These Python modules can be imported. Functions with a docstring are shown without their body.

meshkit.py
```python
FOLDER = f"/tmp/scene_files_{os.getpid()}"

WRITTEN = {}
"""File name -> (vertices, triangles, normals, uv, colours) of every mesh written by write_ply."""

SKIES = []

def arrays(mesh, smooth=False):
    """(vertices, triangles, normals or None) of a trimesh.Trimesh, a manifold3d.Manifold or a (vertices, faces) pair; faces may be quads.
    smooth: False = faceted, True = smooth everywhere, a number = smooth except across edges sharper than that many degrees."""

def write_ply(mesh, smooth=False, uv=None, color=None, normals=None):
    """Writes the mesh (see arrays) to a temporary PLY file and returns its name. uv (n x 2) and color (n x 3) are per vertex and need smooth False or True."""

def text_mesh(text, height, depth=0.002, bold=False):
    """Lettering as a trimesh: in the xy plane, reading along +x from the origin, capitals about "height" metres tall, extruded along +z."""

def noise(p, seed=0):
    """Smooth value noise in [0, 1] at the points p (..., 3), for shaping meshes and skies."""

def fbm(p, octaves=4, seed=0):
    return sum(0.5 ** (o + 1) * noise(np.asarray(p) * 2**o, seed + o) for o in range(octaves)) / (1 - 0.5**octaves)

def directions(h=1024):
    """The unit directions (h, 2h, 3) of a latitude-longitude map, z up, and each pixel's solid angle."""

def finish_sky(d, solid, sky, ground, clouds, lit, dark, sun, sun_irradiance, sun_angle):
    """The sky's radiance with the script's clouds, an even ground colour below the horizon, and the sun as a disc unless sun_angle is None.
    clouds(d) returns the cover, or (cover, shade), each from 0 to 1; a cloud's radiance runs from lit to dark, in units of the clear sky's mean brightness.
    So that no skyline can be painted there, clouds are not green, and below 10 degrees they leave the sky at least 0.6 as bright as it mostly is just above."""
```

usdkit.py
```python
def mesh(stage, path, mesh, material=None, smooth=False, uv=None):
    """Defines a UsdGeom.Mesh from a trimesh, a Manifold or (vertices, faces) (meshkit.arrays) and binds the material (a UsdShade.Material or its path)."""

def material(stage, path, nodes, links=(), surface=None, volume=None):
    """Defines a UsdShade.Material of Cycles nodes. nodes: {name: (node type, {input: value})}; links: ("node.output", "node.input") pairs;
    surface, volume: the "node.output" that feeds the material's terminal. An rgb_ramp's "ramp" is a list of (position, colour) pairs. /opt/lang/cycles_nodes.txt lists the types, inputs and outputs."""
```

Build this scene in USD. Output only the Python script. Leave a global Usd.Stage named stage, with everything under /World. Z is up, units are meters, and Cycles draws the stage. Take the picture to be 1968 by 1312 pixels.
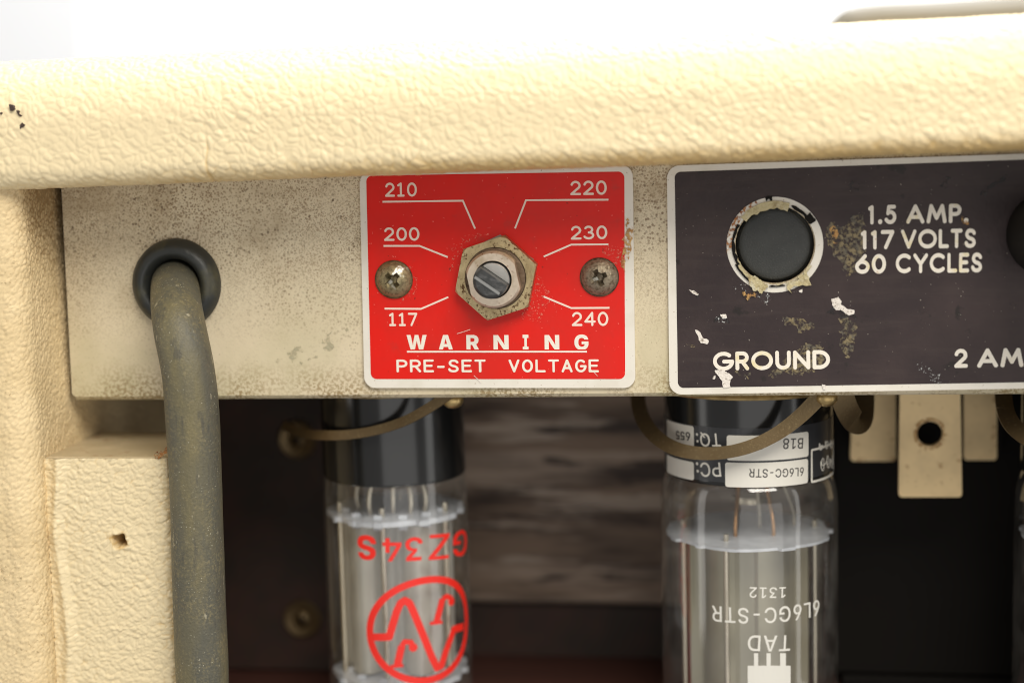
import math, random
import numpy as np
import trimesh
import manifold3d as m3
import shapely
import meshkit, usdkit
from scipy.spatial import cKDTree
from shapely import affinity, union_all
from shapely.geometry import Polygon, LineString, Point, box as sbox, MultiPolygon
from pxr import Usd, UsdGeom, UsdLux, UsdShade, Gf, Sdf, Vt

random.seed(7)
rng = np.random.default_rng(7)
stage = Usd.Stage.CreateInMemory()
UsdGeom.SetStageUpAxis(stage, 'Z')
UsdGeom.SetStageMetersPerUnit(stage, 1.0)
UsdGeom.Xform.Define(stage, '/World')
MM = 0.001

# ------------------------------------------------------------------ camera
FPX, CX, CY = 3280.0, 984.0, 656.0
DIST = 0.328
yc = np.array([491 / FPX, 421 / FPX, -1.0]); yc /= np.linalg.norm(yc)
zc = -np.array([336 / FPX, -24344 / FPX, -1.0]); zc -= yc * (zc @ yc); zc /= np.linalg.norm(zc)
xc = np.cross(yc, zc)
ROLL = 0.012
rz = np.array([[math.cos(ROLL), -math.sin(ROLL), 0], [math.sin(ROLL), math.cos(ROLL), 0], [0, 0, 1]])
A = rz @ np.stack([xc, yc, zc], 1)            # world -> camera (right, up, back)
RIGHT, UP, BACK = A[0], A[1], A[2]            # camera axes in the world
CAM = -A.T @ (DIST * np.array([0.0, 116 / FPX, -1.0]))
cam = UsdGeom.Camera.Define(stage, '/World/camera')
m = np.eye(4); m[0, :3], m[1, :3], m[2, :3], m[3, :3] = RIGHT, UP, BACK, CAM
cam.AddTransformOp().Set(Gf.Matrix4d(m.tolist()))
cam.CreateHorizontalApertureAttr(36.0)
cam.CreateVerticalApertureAttr(24.0)
cam.CreateFocalLengthAttr(60.0)
cam.CreateFStopAttr(7.1)
cam.CreateFocusDistanceAttr(0.326)
cam.CreateClippingRangeAttr(Gf.Vec2f(0.02, 50))
cam.CreateExposureAttr(0.0)

# ------------------------------------------------------------------ lamps
def rect(name, pos, target, w, h, power, col=(1, 1, 1)):
    l = UsdLux.RectLight.Define(stage, '/World/' + name)
    pos, target = np.array(pos, float), np.array(target, float)
    b = pos - target; b /= np.linalg.norm(b)
    r = np.cross([0, 0, 1.0], b); r /= np.linalg.norm(r)
    u = np.cross(b, r)
    t = np.eye(4); t[0, :3], t[1, :3], t[2, :3], t[3, :3] = r, u, b, pos
    l.AddTransformOp().Set(Gf.Matrix4d(t.tolist()))
    l.CreateWidthAttr(w); l.CreateHeightAttr(h); l.CreateIntensityAttr(power); l.CreateColorAttr(Gf.Vec3f(*col))
    return l
rect('softbox_key', (0.26, -0.50, 0.52), (0.02, 0, -.01), 0.46, 0.34, 12.2, (1.0, 0.95, 0.86))
rect('softbox_overhead', (0.05, 0.02, 0.75), (0.05, 0.03, 0), 0.70, 0.40, 4.6, (1.0, 0.97, 0.92))
rect('softbox_fill', (0.30, -0.85, -0.20), (0, 0, -.04), 0.95, 0.60, 0.95, (1.0, 0.98, 0.95))
rect('window_right', (0.80, -0.22, -0.05), (0.05, 0.0, -.05), 0.26, 0.80, 1.5, (1.0, 0.985, 0.95))
rect('window_left', (-0.75, -0.40, 0.0), (0.0, 0.0, -.05), 0.16, 0.70, 1.6, (1.0, 0.97, 0.92))
rect('backdrop_lamp', (0.3, 0.55, 1.1), (0.1, 1.3, 0.1), 1.2, 0.3, 25.0, (1, 1, 1))
dome = UsdLux.DomeLight.Define(stage, '/World/studio_bounce')
dome.CreateIntensityAttr(0.125); dome.CreateColorAttr(Gf.Vec3f(1.0, 0.98, 0.95))

# ------------------------------------------------------------------ helpers
def P(px, py, y=0.0):
    """The point at depth y (metres) behind the chassis face that the photograph shows at pixel px, py."""
    d = RIGHT * ((px - CX) / FPX) - UP * ((py - CY) / FPX) - BACK
    return CAM + d * ((y - CAM[1]) / d[1])
def P2(px, py, y=0.0):
    p = P(px, py, y)
    return np.array([p[0], p[2]])

used = {}
def path_for(name, parent):
    base = (str(parent.GetPath()) if parent is not None else '/World') + '/' + name
    n = used.get(base, -1) + 1
    used[base] = n
    return base if n == 0 else f'{base}_{n:03d}'
def tag(p, label=None, cat=None, group=None, kind=None):
    for k, v in (('label', label), ('category', cat), ('group', group), ('kind', kind)):
        if v: p.SetCustomDataByKey(k, v)
    return p
BASES = {}
def thing(name, label, cat, loc=(0, 0, 0), group=None):
    x = UsdGeom.Xform.Define(stage, path_for(name, None))
    x.AddTranslateOp().Set(Gf.Vec3d(*map(float, loc)))
    p = x.GetPrim(); BASES[str(p.GetPath())] = np.array(loc, float)
    return tag(p, label, cat, group)
def base_of(p):
    while p and p.GetPath() != Sdf.Path('/World'):
        if str(p.GetPath()) in BASES: return BASES[str(p.GetPath())]
        p = p.GetParent()
    return np.zeros(3)
def obj(name, mesh, mat, parent=None, smooth=30, label=None):
    """One mesh, given in world coordinates, kept relative to its thing's base."""
    if isinstance(mesh, list): mesh = trimesh.util.concatenate(mesh)
    if hasattr(mesh, 'to_mesh'):
        mm = mesh.to_mesh(); mesh = trimesh.Trimesh(mm.vert_properties[:, :3], mm.tri_verts, process=False)
    if isinstance(mesh, tuple):
        f = np.asarray(mesh[1])
        if f.shape[1] == 4: f = np.vstack([f[:, [0, 1, 2]], f[:, [0, 2, 3]]])
        mesh = trimesh.Trimesh(mesh[0], f, process=False)
    mesh = mesh.copy()
    if parent is not None: mesh.vertices = mesh.vertices - base_of(parent)
    g = usdkit.mesh(stage, path_for(name, parent), mesh, mat, smooth=smooth)
    if label: tag(g.GetPrim(), label)
    return g.GetPrim()

def MAT(name, col, rough=0.5, metal=0.0, layers=(), bumps=(), **kw):
    """layers: dicts(t='noise'|'voronoi', s scale, d detail, lo, hi, c colour, st stretch, mask=(axis, a, b)); bumps: (type, scale, distance)"""
    nodes = {'geo': ('geometry', {}), 'p': ('principled_bsdf', {'base_color': col, 'roughness': rough, 'metallic': metal, **kw})}
    links, src = [], None
    if any('mask' in l or 'mask2' in l for l in layers):
        nodes['sep'] = ('separate_xyz', {}); links.append(('geo.position', 'sep.vector'))
    def tex(n, t, s, d, st, dist=0.0, seed=0):
        nodes[n + 'm'] = ('mapping', {'scale': st or (1, 1, 1), 'location': (seed * 3.1, seed * 1.7, seed * .9)})
        links.append(('geo.position', n + 'm.vector'))
        if t == 'voronoi':
            nodes[n] = ('voronoi_texture', {'scale': s}); out = n + '.distance'
        else:
            nodes[n] = ('noise_texture', {'scale': s, 'detail': d, 'roughness': 0.6, 'distortion': dist}); out = n + '.fac'
        links.append((n + 'm.vector', n + '.vector'))
        return out
    for i, l in enumerate(layers):
        n = f'l{i}'
        if l.get('attr'):
            nodes[n] = ('attribute', {'attribute': l['attr']}); out = n + '.fac'
        else:
            out = tex(n, l.get('t', 'noise'), l['s'], l.get('d', 4), l.get('st'), l.get('dist', 0.0), l.get('seed', i))
        nodes[n + 'r'] = ('map_range', {'from_min': l['lo'], 'from_max': l['hi'], 'to_min': 0.0, 'to_max': l.get('amt', 1.0), 'clamp': True})
        links.append((out, n + 'r.value')); f = n + 'r.result'
        for key in ('mask', 'mask2'):
            if key in l:
                ax, a, b = l[key]
                k = n + key
                nodes[k] = ('map_range', {'from_min': a, 'from_max': b, 'to_min': 0.0, 'to_max': 1.0, 'clamp': True})
                nodes[k + 'x'] = ('math', {'math_type': 'multiply'})
                links += [(f'sep.{ax}', k + '.value'), (f, k + 'x.value1'), (k + '.result', k + 'x.value2')]
                f = k + 'x.value'
        if 'mod' in l:   # modulated by a second, larger noise
            o2 = tex(n + 'q', 'noise', l['mod'][0], 3, None, 0.0, i + 11)
            nodes[n + 'k'] = ('map_range', {'from_min': l['mod'][1], 'from_max': l['mod'][2], 'to_min': 0.0, 'to_max': 1.0, 'clamp': True})
            nodes[n + 'kx'] = ('math', {'math_type': 'multiply'})
            links += [(o2, n + 'k.value'), (f, n + 'kx.value1'), (n + 'k.result', n + 'kx.value2')]
            f = n + 'kx.value'
        nodes[n + 'x'] = ('mix', {'color1': col, 'color2': l['c']})
        links.append((f, n + 'x.fac'))
        if src: links.append((src, n + 'x.color1'))
        src = n + 'x.color'
    if src: links.append((src, 'p.base_color'))
    last = None
    for i, (t, s, dd) in enumerate(bumps):
        n = f'b{i}'
        out = tex(n + 't', t, s, 4, None, 0.0, 20 + i)
        nodes[n] = ('bump', {'strength': 1.0, 'distance': dd})
        links.append((out, n + '.height'))
        if last: links.append((last, n + '.normal'))
        last = n + '.normal'
    if last: links.append((last, 'p.normal'))
    return usdkit.material(stage, '/World/Looks/' + name, nodes, links, surface='p.BSDF')

def CUT(name, col, lo, hi, scale, rough=0.4, col2=None):
    """A ragged film: patches of it are missing, after a noise."""
    nodes = {'geo': ('geometry', {}), 'n': ('noise_texture', {'scale': scale, 'detail': 5, 'roughness': 0.65}),
             'n2': ('noise_texture', {'scale': scale * 0.6, 'detail': 3}), 'r2': ('map_range', {'from_min': .4, 'from_max': .6, 'clamp': True}),
             'r': ('map_range', {'from_min': lo, 'from_max': hi, 'clamp': True}), 'c': ('mix', {'color1': col, 'color2': col2 or col}),
             'p': ('principled_bsdf', {'roughness': rough}), 't': ('transparent_bsdf', {}), 'x': ('mix_closure', {}),
             'b': ('bump', {'strength': 1.0, 'distance': 0.0002})}
    links = [('geo.position', 'n.vector'), ('geo.position', 'n2.vector'), ('n2.fac', 'r2.value'), ('r2.result', 'c.fac'), ('c.color', 'p.base_color'), ('n.fac', 'b.height'),
             ('b.normal', 'p.normal'), ('n.fac', 'r.value'), ('r.result', 'x.fac'), ('t.BSDF', 'x.closure1'), ('p.BSDF', 'x.closure2')]
    return usdkit.material(stage, '/World/Looks/' + name, nodes, links, surface='x.closure')

def lin(r, g, b):
    f = lambda c: (c / 255 / 12.92) if c / 255 <= .04045 else ((c / 255 + .055) / 1.055) ** 2.4
    return (f(r), f(g), f(b))

# ---- geometry helpers
def mtri(v, f): return trimesh.Trimesh(v, f, process=False)
def grid_faces(nu, nv):
    i, j = np.meshgrid(np.arange(nu - 1), np.arange(nv - 1), indexing='ij')
    a = i * nv + j
    return np.stack([a, a + nv, a + nv + 1, a + 1], -1).reshape(-1, 4)
def rbox(lo, hi, r=0.0004, seg=6):
    lo, hi = np.array(lo, float) + r, np.array(hi, float) - r
    s = m3.Manifold.sphere(r, seg)
    return m3.Manifold.batch_hull([s.translate([(lo, hi)[i][0], (lo, hi)[j][1], (lo, hi)[k][2]]) for i in (0, 1) for j in (0, 1) for k in (0, 1)])
def lathe_z(profile, n=64):
    """profile of (r, z) -> a surface of revolution round z."""
    prof = np.array(profile, float)
    a = np.linspace(0, 2 * np.pi, n, endpoint=False)
    v = np.stack([prof[None, :, 0] * np.cos(a)[:, None], prof[None, :, 0] * np.sin(a)[:, None], np.broadcast_to(prof[None, :, 1], (n, len(prof)))], -1).reshape(-1, 3)
    k = len(prof); f = []
    for i in range(n):
        for j in range(k - 1):
            f.append((i * k + j, ((i + 1) % n) * k + j, ((i + 1) % n) * k + j + 1, i * k + j + 1))
    f = np.array(f)
    t = mtri(v, np.vstack([f[:, [0, 1, 2]], f[:, [0, 2, 3]]]))
    t.merge_vertices(); t.update_faces(t.nondegenerate_faces())
    return t
def lathe_y(profile, centre, n=64):
    """profile of (r, h) where h stands out of the panel towards the camera."""
    t = lathe_z(profile, n)
    v = t.vertices
    t.vertices = np.stack([centre[0] + v[:, 0], centre[1] - v[:, 2], centre[2] + v[:, 1]], 1)
    return t
def to_front(man, centre):
    """A Manifold built with +z towards the camera, put on the panel at centre (x right, y up -> z up)."""
    return man.transform(np.array([[1, 0, 0, centre[0]], [0, 0, -1, centre[1]], [0, 1, 0, centre[2]]], float))
def frames(pts):
    p = np.asarray(pts, float); t = np.gradient(p, axis=0); t /= np.linalg.norm(t, axis=1, keepdims=True)
    return p, t
def spline(pts, n):
    from scipy.interpolate import CubicSpline
    p = np.asarray(pts, float); s = np.r_[0, np.cumsum(np.linalg.norm(np.diff(p, axis=0), axis=1))]
    return CubicSpline(s, p)(np.linspace(0, s[-1], n))
def tube_mesh(pts, r, n=24):
    p, t = frames(pts)
    a = np.cross(t[0], [1, 0, 0.1]); a /= np.linalg.norm(a)
    ang = np.arange(n) * 2 * np.pi / n; V = []
    r = np.broadcast_to(r, (len(p),))
    for i in range(len(p)):
        a = a - t[i] * (a @ t[i]); a /= np.linalg.norm(a); b = np.cross(t[i], a)
        V.append(p[i] + r[i] * (np.cos(ang)[:, None] * a + np.sin(ang)[:, None] * b))
    v = np.vstack(V); f = []
    for i in range(len(p) - 1):
        for j in range(n):
            f.append((i * n + j, i * n + (j + 1) % n, (i + 1) * n + (j + 1) % n, (i + 1) * n + j))
    f = np.array(f); f = np.vstack([f[:, [0, 1, 2]], f[:, [0, 2, 3]]])
    caps = [(0, j + 1, j) for j in range(1, n - 1)] + [((len(p) - 1) * n, (len(p) - 1) * n + j, (len(p) - 1) * n + j + 1) for j in range(1, n - 1)]
    return mtri(v, np.vstack([f, caps]))
def sheet(poly, place, h0, h1, strip=None):
    """A flat shape (u, v) of thickness h0..h1, laid on a surface by place(u, v, h)."""
    polys = [g for g in getattr(poly, 'geoms', [poly]) if g.area > 1e-12]
    if strip:
        out = []
        for g in polys:
            x0, y0, x1, y1 = g.bounds
            for k in range(int(np.floor(x0 / strip)), int(np.ceil(x1 / strip))):
                c = g.intersection(sbox(k * strip, y0 - 1, (k + 1) * strip, y1 + 1))
                out += [q for q in getattr(c, 'geoms', [c]) if q.geom_type == 'Polygon' and q.area > 1e-12]
        polys = out
    ms = []
    for g in polys:
        t = trimesh.creation.extrude_polygon(g, 1.0, engine='earcut')
        v = np.array(t.vertices)
        t.vertices = place(v[:, 0], v[:, 1], h0 + (h1 - h0) * v[:, 2])
        ms.append(t)
    t = trimesh.util.concatenate(ms)
    if np.linalg.det(np.stack([place(np.array([1e-4]), np.array([0.]), np.array([0.]))[0] - place(np.array([0.]), np.array([0.]), np.array([0.]))[0],
                               place(np.array([0.]), np.array([1e-4]), np.array([0.]))[0] - place(np.array([0.]), np.array([0.]), np.array([0.]))[0],
                               place(np.array([0.]), np.array([0.]), np.array([1e-4]))[0] - place(np.array([0.]), np.array([0.]), np.array([0.]))[0]])) < 0:
        t.invert()
    return t
def on_panel(u, v, h): return np.stack([u, -h, v], 1)
def rrect(x0, y0, x1, y1, r, n=8):
    return sbox(x0 + r, y0 + r, x1 - r, y1 - r).buffer(r, n)
def ragged(pts, rough=0.00012, step=0.00025, seed=0):
    """A polygon with an uneven, torn outline."""
    pts = np.asarray(pts, float); g = Polygon(pts).buffer(0)
    line = g.exterior; n = max(12, int(line.length / step)); r = np.random.default_rng(seed)
    q = np.array([line.interpolate(i / n, normalized=True).coords[0] for i in range(n)])
    w = r.normal(size=(n, 2)) * rough
    w = (w + np.roll(w, 1, 0) + np.roll(w, -1, 0)) / 1.8
    g = Polygon(q + w).buffer(0)
    return max(getattr(g, 'geoms', [g]), key=lambda k: k.area)

# ---- lettering: strokes for the engraved plates, a plain sans for the prints
def arc(cx, cy, rx, ry, a0, a1, n=24):
    t = np.radians(np.linspace(a0, a1, n)); return list(zip(cx + rx * np.cos(t), cy + ry * np.sin(t)))
def smooth_line(pts): return [tuple(p) for p in spline(np.array(pts), 40)]
GL = {
 '0': [arc(.5, .5, .5, .5, 0, 360, 48)], 'O': [arc(.5, .5, .5, .5, 0, 360, 48)],
 '1': [[(0.1, .9), (.55, 1), (.55, 0)]], 'i': [[(0.1, .86), (.5, 1), (.5, 0)], [(.1, 0), (.9, 0)]],
 '2': [arc(.5, .7, .46, .3, 165, -32) + [(0, 0), (1, 0)]],
 '3': [arc(.46, .75, .42, .25, 150, -85) , arc(.46, .26, .52, .26, 85, -155)],
 '4': [[(.74, 0), (.74, 1), (0, .28), (1, .28)]],
 '5': [[(.92, 1), (.3, 1), (.2, .58)] + arc(.45, .33, .52, .33, 118, -150)],
 '6': [arc(.5, .32, .5, .32, 0, 360, 40), [(.74, 1), (.07, .46)]],
 '7': [[(0, 1), (1, 1), (.32, 0)]],
 'A': [[(0, 0), (.5, 1), (1, 0)], [(.18, .3), (.82, .3)]],
 'C': [arc(.56, .5, .56, .5, 48, 312)], 'D': [[(0, 0), (0, 1), (.35, 1)] + arc(.35, .5, .65, .5, 90, -90) + [(0, 0)]],
 'E': [[(1, 1), (0, 1), (0, 0), (1, 0)], [(0, .52), (.85, .52)]],
 'G': [arc(.53, .5, .53, .5, 48, 352) + [(1.06, .47), (.56, .47)]],
 'L': [[(0, 1), (0, 0), (1, 0)]], 'M': [[(0, 0), (.16, 1), (.5, .22), (.84, 1), (1, 0)]],
 'N': [[(0, 0), (0, 1), (1, 0), (1, 1)]],
 'P': [[(0, 0), (0, 1), (.52, 1)] + arc(.52, .73, .48, .27, 90, -90) + [(0, .46)]],
 'R': [[(0, 0), (0, 1), (.52, 1)] + arc(.52, .73, .46, .27, 90, -90) + [(0, .46)], [(.5, .46), (1, 0)]],
 'S': [smooth_line([(.95, .84), (.75, .97), (.5, 1), (.2, .92), (.1, .74), (.24, .58), (.55, .48), (.86, .37), (.96, .2), (.8, .05), (.5, 0), (.2, .04), (.02, .19)])],
 'T': [[(0, 1), (1, 1)], [(.5, 1), (.5, 0)]], 'U': [[(0, 1), (0, .36)] + arc(.5, .36, .5, .36, 180, 360) + [(1, 1)]],
 'V': [[(0, 1), (.5, 0), (1, 1)]], 'Y': [[(0, 1), (.5, .45), (1, 1)], [(.5, .45), (.5, 0)]],
 '-': [[(0.1, .42), (.9, .42)]], '.': [[(.5, .04), (.5, .0401)]]}
FUTURA = {'0': .62, 'O': .98, '1': .28, '2': .56, '5': .52, '6': .64, '7': .6, 'A': .82, 'C': .84, 'D': .74, 'E': .46, 'G': .9, 'L': .44, 'M': .92, 'N': .72,
          'P': .5, 'R': .54, 'S': .54, 'T': .54, 'U': .64, 'V': .78, 'Y': .76, '.': .08, ' ': .18}
ENGRAVE = {c: .6 for c in GL} | {'i': .5, '-': .45, ' ': .5, 'E': .55, 'L': .55, '4': .66}
def stroke_text(text, widths, sw, gap, soft=True):
    """-> (shape with capitals 1 high, its advance width)"""
    x, shapes = 0.0, []
    for c in text:
        w = widths[c]
        if c != ' ':
            for line in GL[c]:
                pts = [(x + px * w, py * (1 - sw) + sw / 2) for px, py in line]
                shapes.append(LineString(pts).buffer(sw / 2 * (1.25 if c == '.' else 1), cap_style=1 if soft else 2, join_style=1 if soft else 2))
        x += w + gap
    return union_all(shapes)
_fonts = {}
def font_text(text, weight=500, track=0.0, sx=1.0):
    from PIL import Image, ImageDraw, ImageFont
    import glob
    if weight not in _fonts:
        f = ImageFont.truetype(glob.glob('/opt/blender-*/*/datafiles/fonts/Inter.woff2')[0], 110)
        f.set_variation_by_axes([14, weight]); _fonts[weight] = f
    f = _fonts[weight]; x = 0.0; out = []
    for c in text:
        adv = f.getlength(c)
        if c != ' ':
            x0, y0, x1, y1 = f.getbbox(c, anchor='ls')
            im = Image.new('L', (int(x1 - x0 + 8), int(y1 - y0 + 8)))
            ImageDraw.Draw(im).text((4 - x0, 4 - y0), c, 255, f, anchor='ls')
            on = np.pad(np.asarray(im) > 127, ((0, 0), (1, 1))).astype(np.int8)
            rows, st = np.nonzero(np.diff(on, axis=1) == 1); en = np.nonzero(np.diff(on, axis=1) == -1)[1]
            g = union_all(shapely.box(st, -rows - 1, en, -rows)).buffer(.7).buffer(-.7).simplify(.6)
            out.append(affinity.translate(g, x + x0 - 4, 4 - y0 ))
        x += adv + track * 80
    g = union_all(out)
    return affinity.scale(g, sx / 80, 1 / 80, origin=(0, 0))
def lay(shape, p0, p1, cap):
    """Put a text shape (capitals 1 high) with its left end of the baseline at p0, right end at p1, capitals cap high."""
    p0, p1 = np.array(p0), np.array(p1); d = p1 - p0; L = np.linalg.norm(d); d /= L
    x0, _, x1, _ = shape.bounds
    g = affinity.translate(shape, -x0, 0); sx = L / (x1 - x0)
    return affinity.affine_transform(g, [d[0] * sx, -d[1] * cap, d[1] * sx, d[0] * cap, p0[0], p0[1]])

# ---- leathercloth grain
def pebble(u, v, cell, seed, aniso=1.0, ang=0.0, warp=0.35, soft=.42):
    q = np.stack([u, v, np.zeros_like(u)], -1) / (cell * 2.2)
    wu = (meshkit.noise(q + 17.3, seed) - .5) * 2 * warp * cell; wv = (meshkit.noise(q + 91.7, seed + 5) - .5) * 2 * warp * cell
    c, s = math.cos(ang), math.sin(ang)
    a = ((u + wu) * c + (v + wv) * s) / aniso; b = -(u + wu) * s + (v + wv) * c
    a, b = a / cell, b / cell
    lo = np.floor([a.min(), b.min()]) - 2; hi = np.ceil([a.max(), b.max()]) + 2
    gx, gy = np.meshgrid(np.arange(lo[0], hi[0]), np.arange(lo[1], hi[1]), indexing='ij')
    r = np.random.default_rng(seed)
    pts = np.stack([gx.ravel(), gy.ravel()], 1) + r.uniform(0, 1, (gx.size, 2))
    tall = r.uniform(.55, 1, gx.size)
    d, i = cKDTree(pts).query(np.stack([a.ravel(), b.ravel()], 1), k=2)
    t = np.clip((d[:, 1] - d[:, 0]) / soft, 0, 1)
    dome = np.clip(1 - (d[:, 0] / .95) ** 2, 0, 1)
    return ((.55 * t * (2 - t) + .45 * dome) * tall[i[:, 0]]).reshape(u.shape)
def skin(Pts, U, V, height):
    """A grid of points displaced along its normals by height; returns the mesh."""
    du = np.gradient(Pts, axis=0); dv = np.gradient(Pts, axis=1)
    n = np.cross(du, dv); n /= np.linalg.norm(n, axis=-1, keepdims=True)
    W = Pts + n * height[..., None]
    f = grid_faces(*W.shape[:2])
    return mtri(W.reshape(-1, 3), np.vstack([f[:, [0, 1, 2]], f[:, [0, 2, 3]]]))
def add_primvar(prim, name, values):
    UsdGeom.PrimvarsAPI(prim).CreatePrimvar(name, Sdf.ValueTypeNames.FloatArray, 'vertex').Set(Vt.FloatArray.FromNumpy(np.asarray(values, np.float32).ravel()))

# ------------------------------------------------------------------ materials
CREAM = (0.775, 0.645, 0.405)
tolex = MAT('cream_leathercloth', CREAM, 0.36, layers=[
    dict(attr='crease_or_shade', lo=.35, hi=1.0, c=(.60, .37, .10), amt=.7),
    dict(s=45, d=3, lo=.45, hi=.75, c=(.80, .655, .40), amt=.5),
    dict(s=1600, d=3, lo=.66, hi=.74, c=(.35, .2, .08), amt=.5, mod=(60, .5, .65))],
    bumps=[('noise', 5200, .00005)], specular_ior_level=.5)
tolex_dirty_shaded = MAT('soiled_shaded_leathercloth', (.76, .60, .355), 0.5, layers=[
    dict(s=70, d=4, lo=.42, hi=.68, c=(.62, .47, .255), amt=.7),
    dict(attr='crease_or_shade', lo=.2, hi=.9, c=(.26, .155, .06), amt=.85),
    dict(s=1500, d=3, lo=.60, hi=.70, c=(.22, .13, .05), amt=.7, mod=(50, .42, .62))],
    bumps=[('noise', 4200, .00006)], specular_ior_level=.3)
panel_paint = MAT('aged_cream_enamel', (.69, .60, .43), 0.45, layers=[
    dict(s=26, d=4, lo=.42, hi=.66, c=(.60, .505, .345), amt=.85),
    dict(s=60, d=5, lo=.50, hi=.66, c=(.44, .34, .22), amt=.55, mask=('z', -.006, .016)),
    dict(s=42, d=4, lo=.46, hi=.70, c=(.44, .40, .23), amt=.7, mask=('z', .004, -.018)),
    dict(t='voronoi', s=1250, lo=.36, hi=.24, c=(.19, .125, .07), amt=.75, mask=('z', -.024, .010), mod=(60, .42, .60)),
    dict(t='voronoi', s=2000, lo=.46, hi=.30, c=(.22, .14, .07), amt=.75, mask=('z', -.014, .014), mod=(34, .34, .56)),
    dict(t='voronoi', s=2900, lo=.46, hi=.30, c=(.27, .175, .09), amt=.7, mask=('z', -.014, .012), mod=(50, .36, .58)),
    dict(s=75, d=6, lo=.52, hi=.68, c=(.36, .27, .16), amt=.6, mask=('z', -.016, .010)),
    dict(t='voronoi', s=900, lo=.26, hi=.18, c=(.13, .085, .045), amt=.8, mask=('z', -.014, .012), mod=(90, .44, .58)),
    dict(s=900, d=4, lo=.63, hi=.67, c=(.10, .06, .03), amt=.9, mask=('z', -.004, .016)),
    dict(s=1500, d=4, lo=.46, hi=.56, c=(.25, .165, .065), amt=.8, mask=('z', -.0150, -.0215), mod=(70, .36, .54)),
    dict(s=2600, d=2, lo=.68, hi=.72, c=(.10, .06, .03), amt=.8)],
    bumps=[('noise', 900, .00006)], specular_ior_level=.28)
steel_edge = MAT('bare_grey_steel', (.32, .29, .24), .5, .6, layers=[dict(s=300, lo=.5, hi=.7, c=(.18, .1, .05))])
white_enamel = MAT('white_enamel', (.74, .70, .62), .32, layers=[
    dict(s=90, d=4, lo=.5, hi=.7, c=(.62, .57, .47), amt=.6), dict(s=1400, d=3, lo=.66, hi=.70, c=(.3, .22, .12), amt=.7)])
red_enamel = MAT('red_enamel', (.70, .012, .006), .30, layers=[
    dict(s=55, d=5, lo=.42, hi=.70, c=(.56, .022, .014), amt=.8), dict(s=320, d=5, lo=.60, hi=.74, c=(.48, .03, .02), amt=.6),
    dict(s=120, d=4, lo=.45, hi=.75, c=(.60, .018, .010), amt=.6),
    dict(s=1500, d=2, lo=.72, hi=.75, c=(.80, .35, .28), amt=.6), dict(s=700, d=2, lo=.74, hi=.76, c=(.2, .02, .01), amt=.8)], bumps=[('noise', 500, .00004)], specular_ior_level=.22)
print_white = MAT('cream_lettering', (.80, .74, .64), .4, layers=[dict(s=200, d=4, lo=.55, hi=.7, c=(.72, .62, .42), amt=.5)])
letter_amber = MAT('stained_lettering', (.80, .74, .64), .4, layers=[dict(s=220, d=4, lo=.54, hi=.66, c=(.74, .62, .30), amt=.8), dict(s=500, d=4, lo=.66, hi=.71, c=(.45, .2, .04), amt=.7)])
pink_line = MAT('red_plate_print', (.82, .66, .56), .4)
black_enamel = MAT('worn_black_enamel', (.030, .0215, .0225), .36, layers=[
    dict(s=60, d=5, lo=.42, hi=.68, c=(.050, .035, .034), amt=.8),
    dict(s=500, d=3, st=(.12, 1, 1), lo=.5, hi=.75, c=(.052, .039, .036), amt=.6),
    dict(s=220, d=4, lo=.64, hi=.70, c=(.018, .016, .015), amt=.9),
    dict(s=2200, d=2, lo=.745, hi=.76, c=(.55, .5, .42), amt=.8)],
    bumps=[('noise', 600, .00008)], specular_ior_level=.26, specular_tint=(1, .9, .88))
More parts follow.
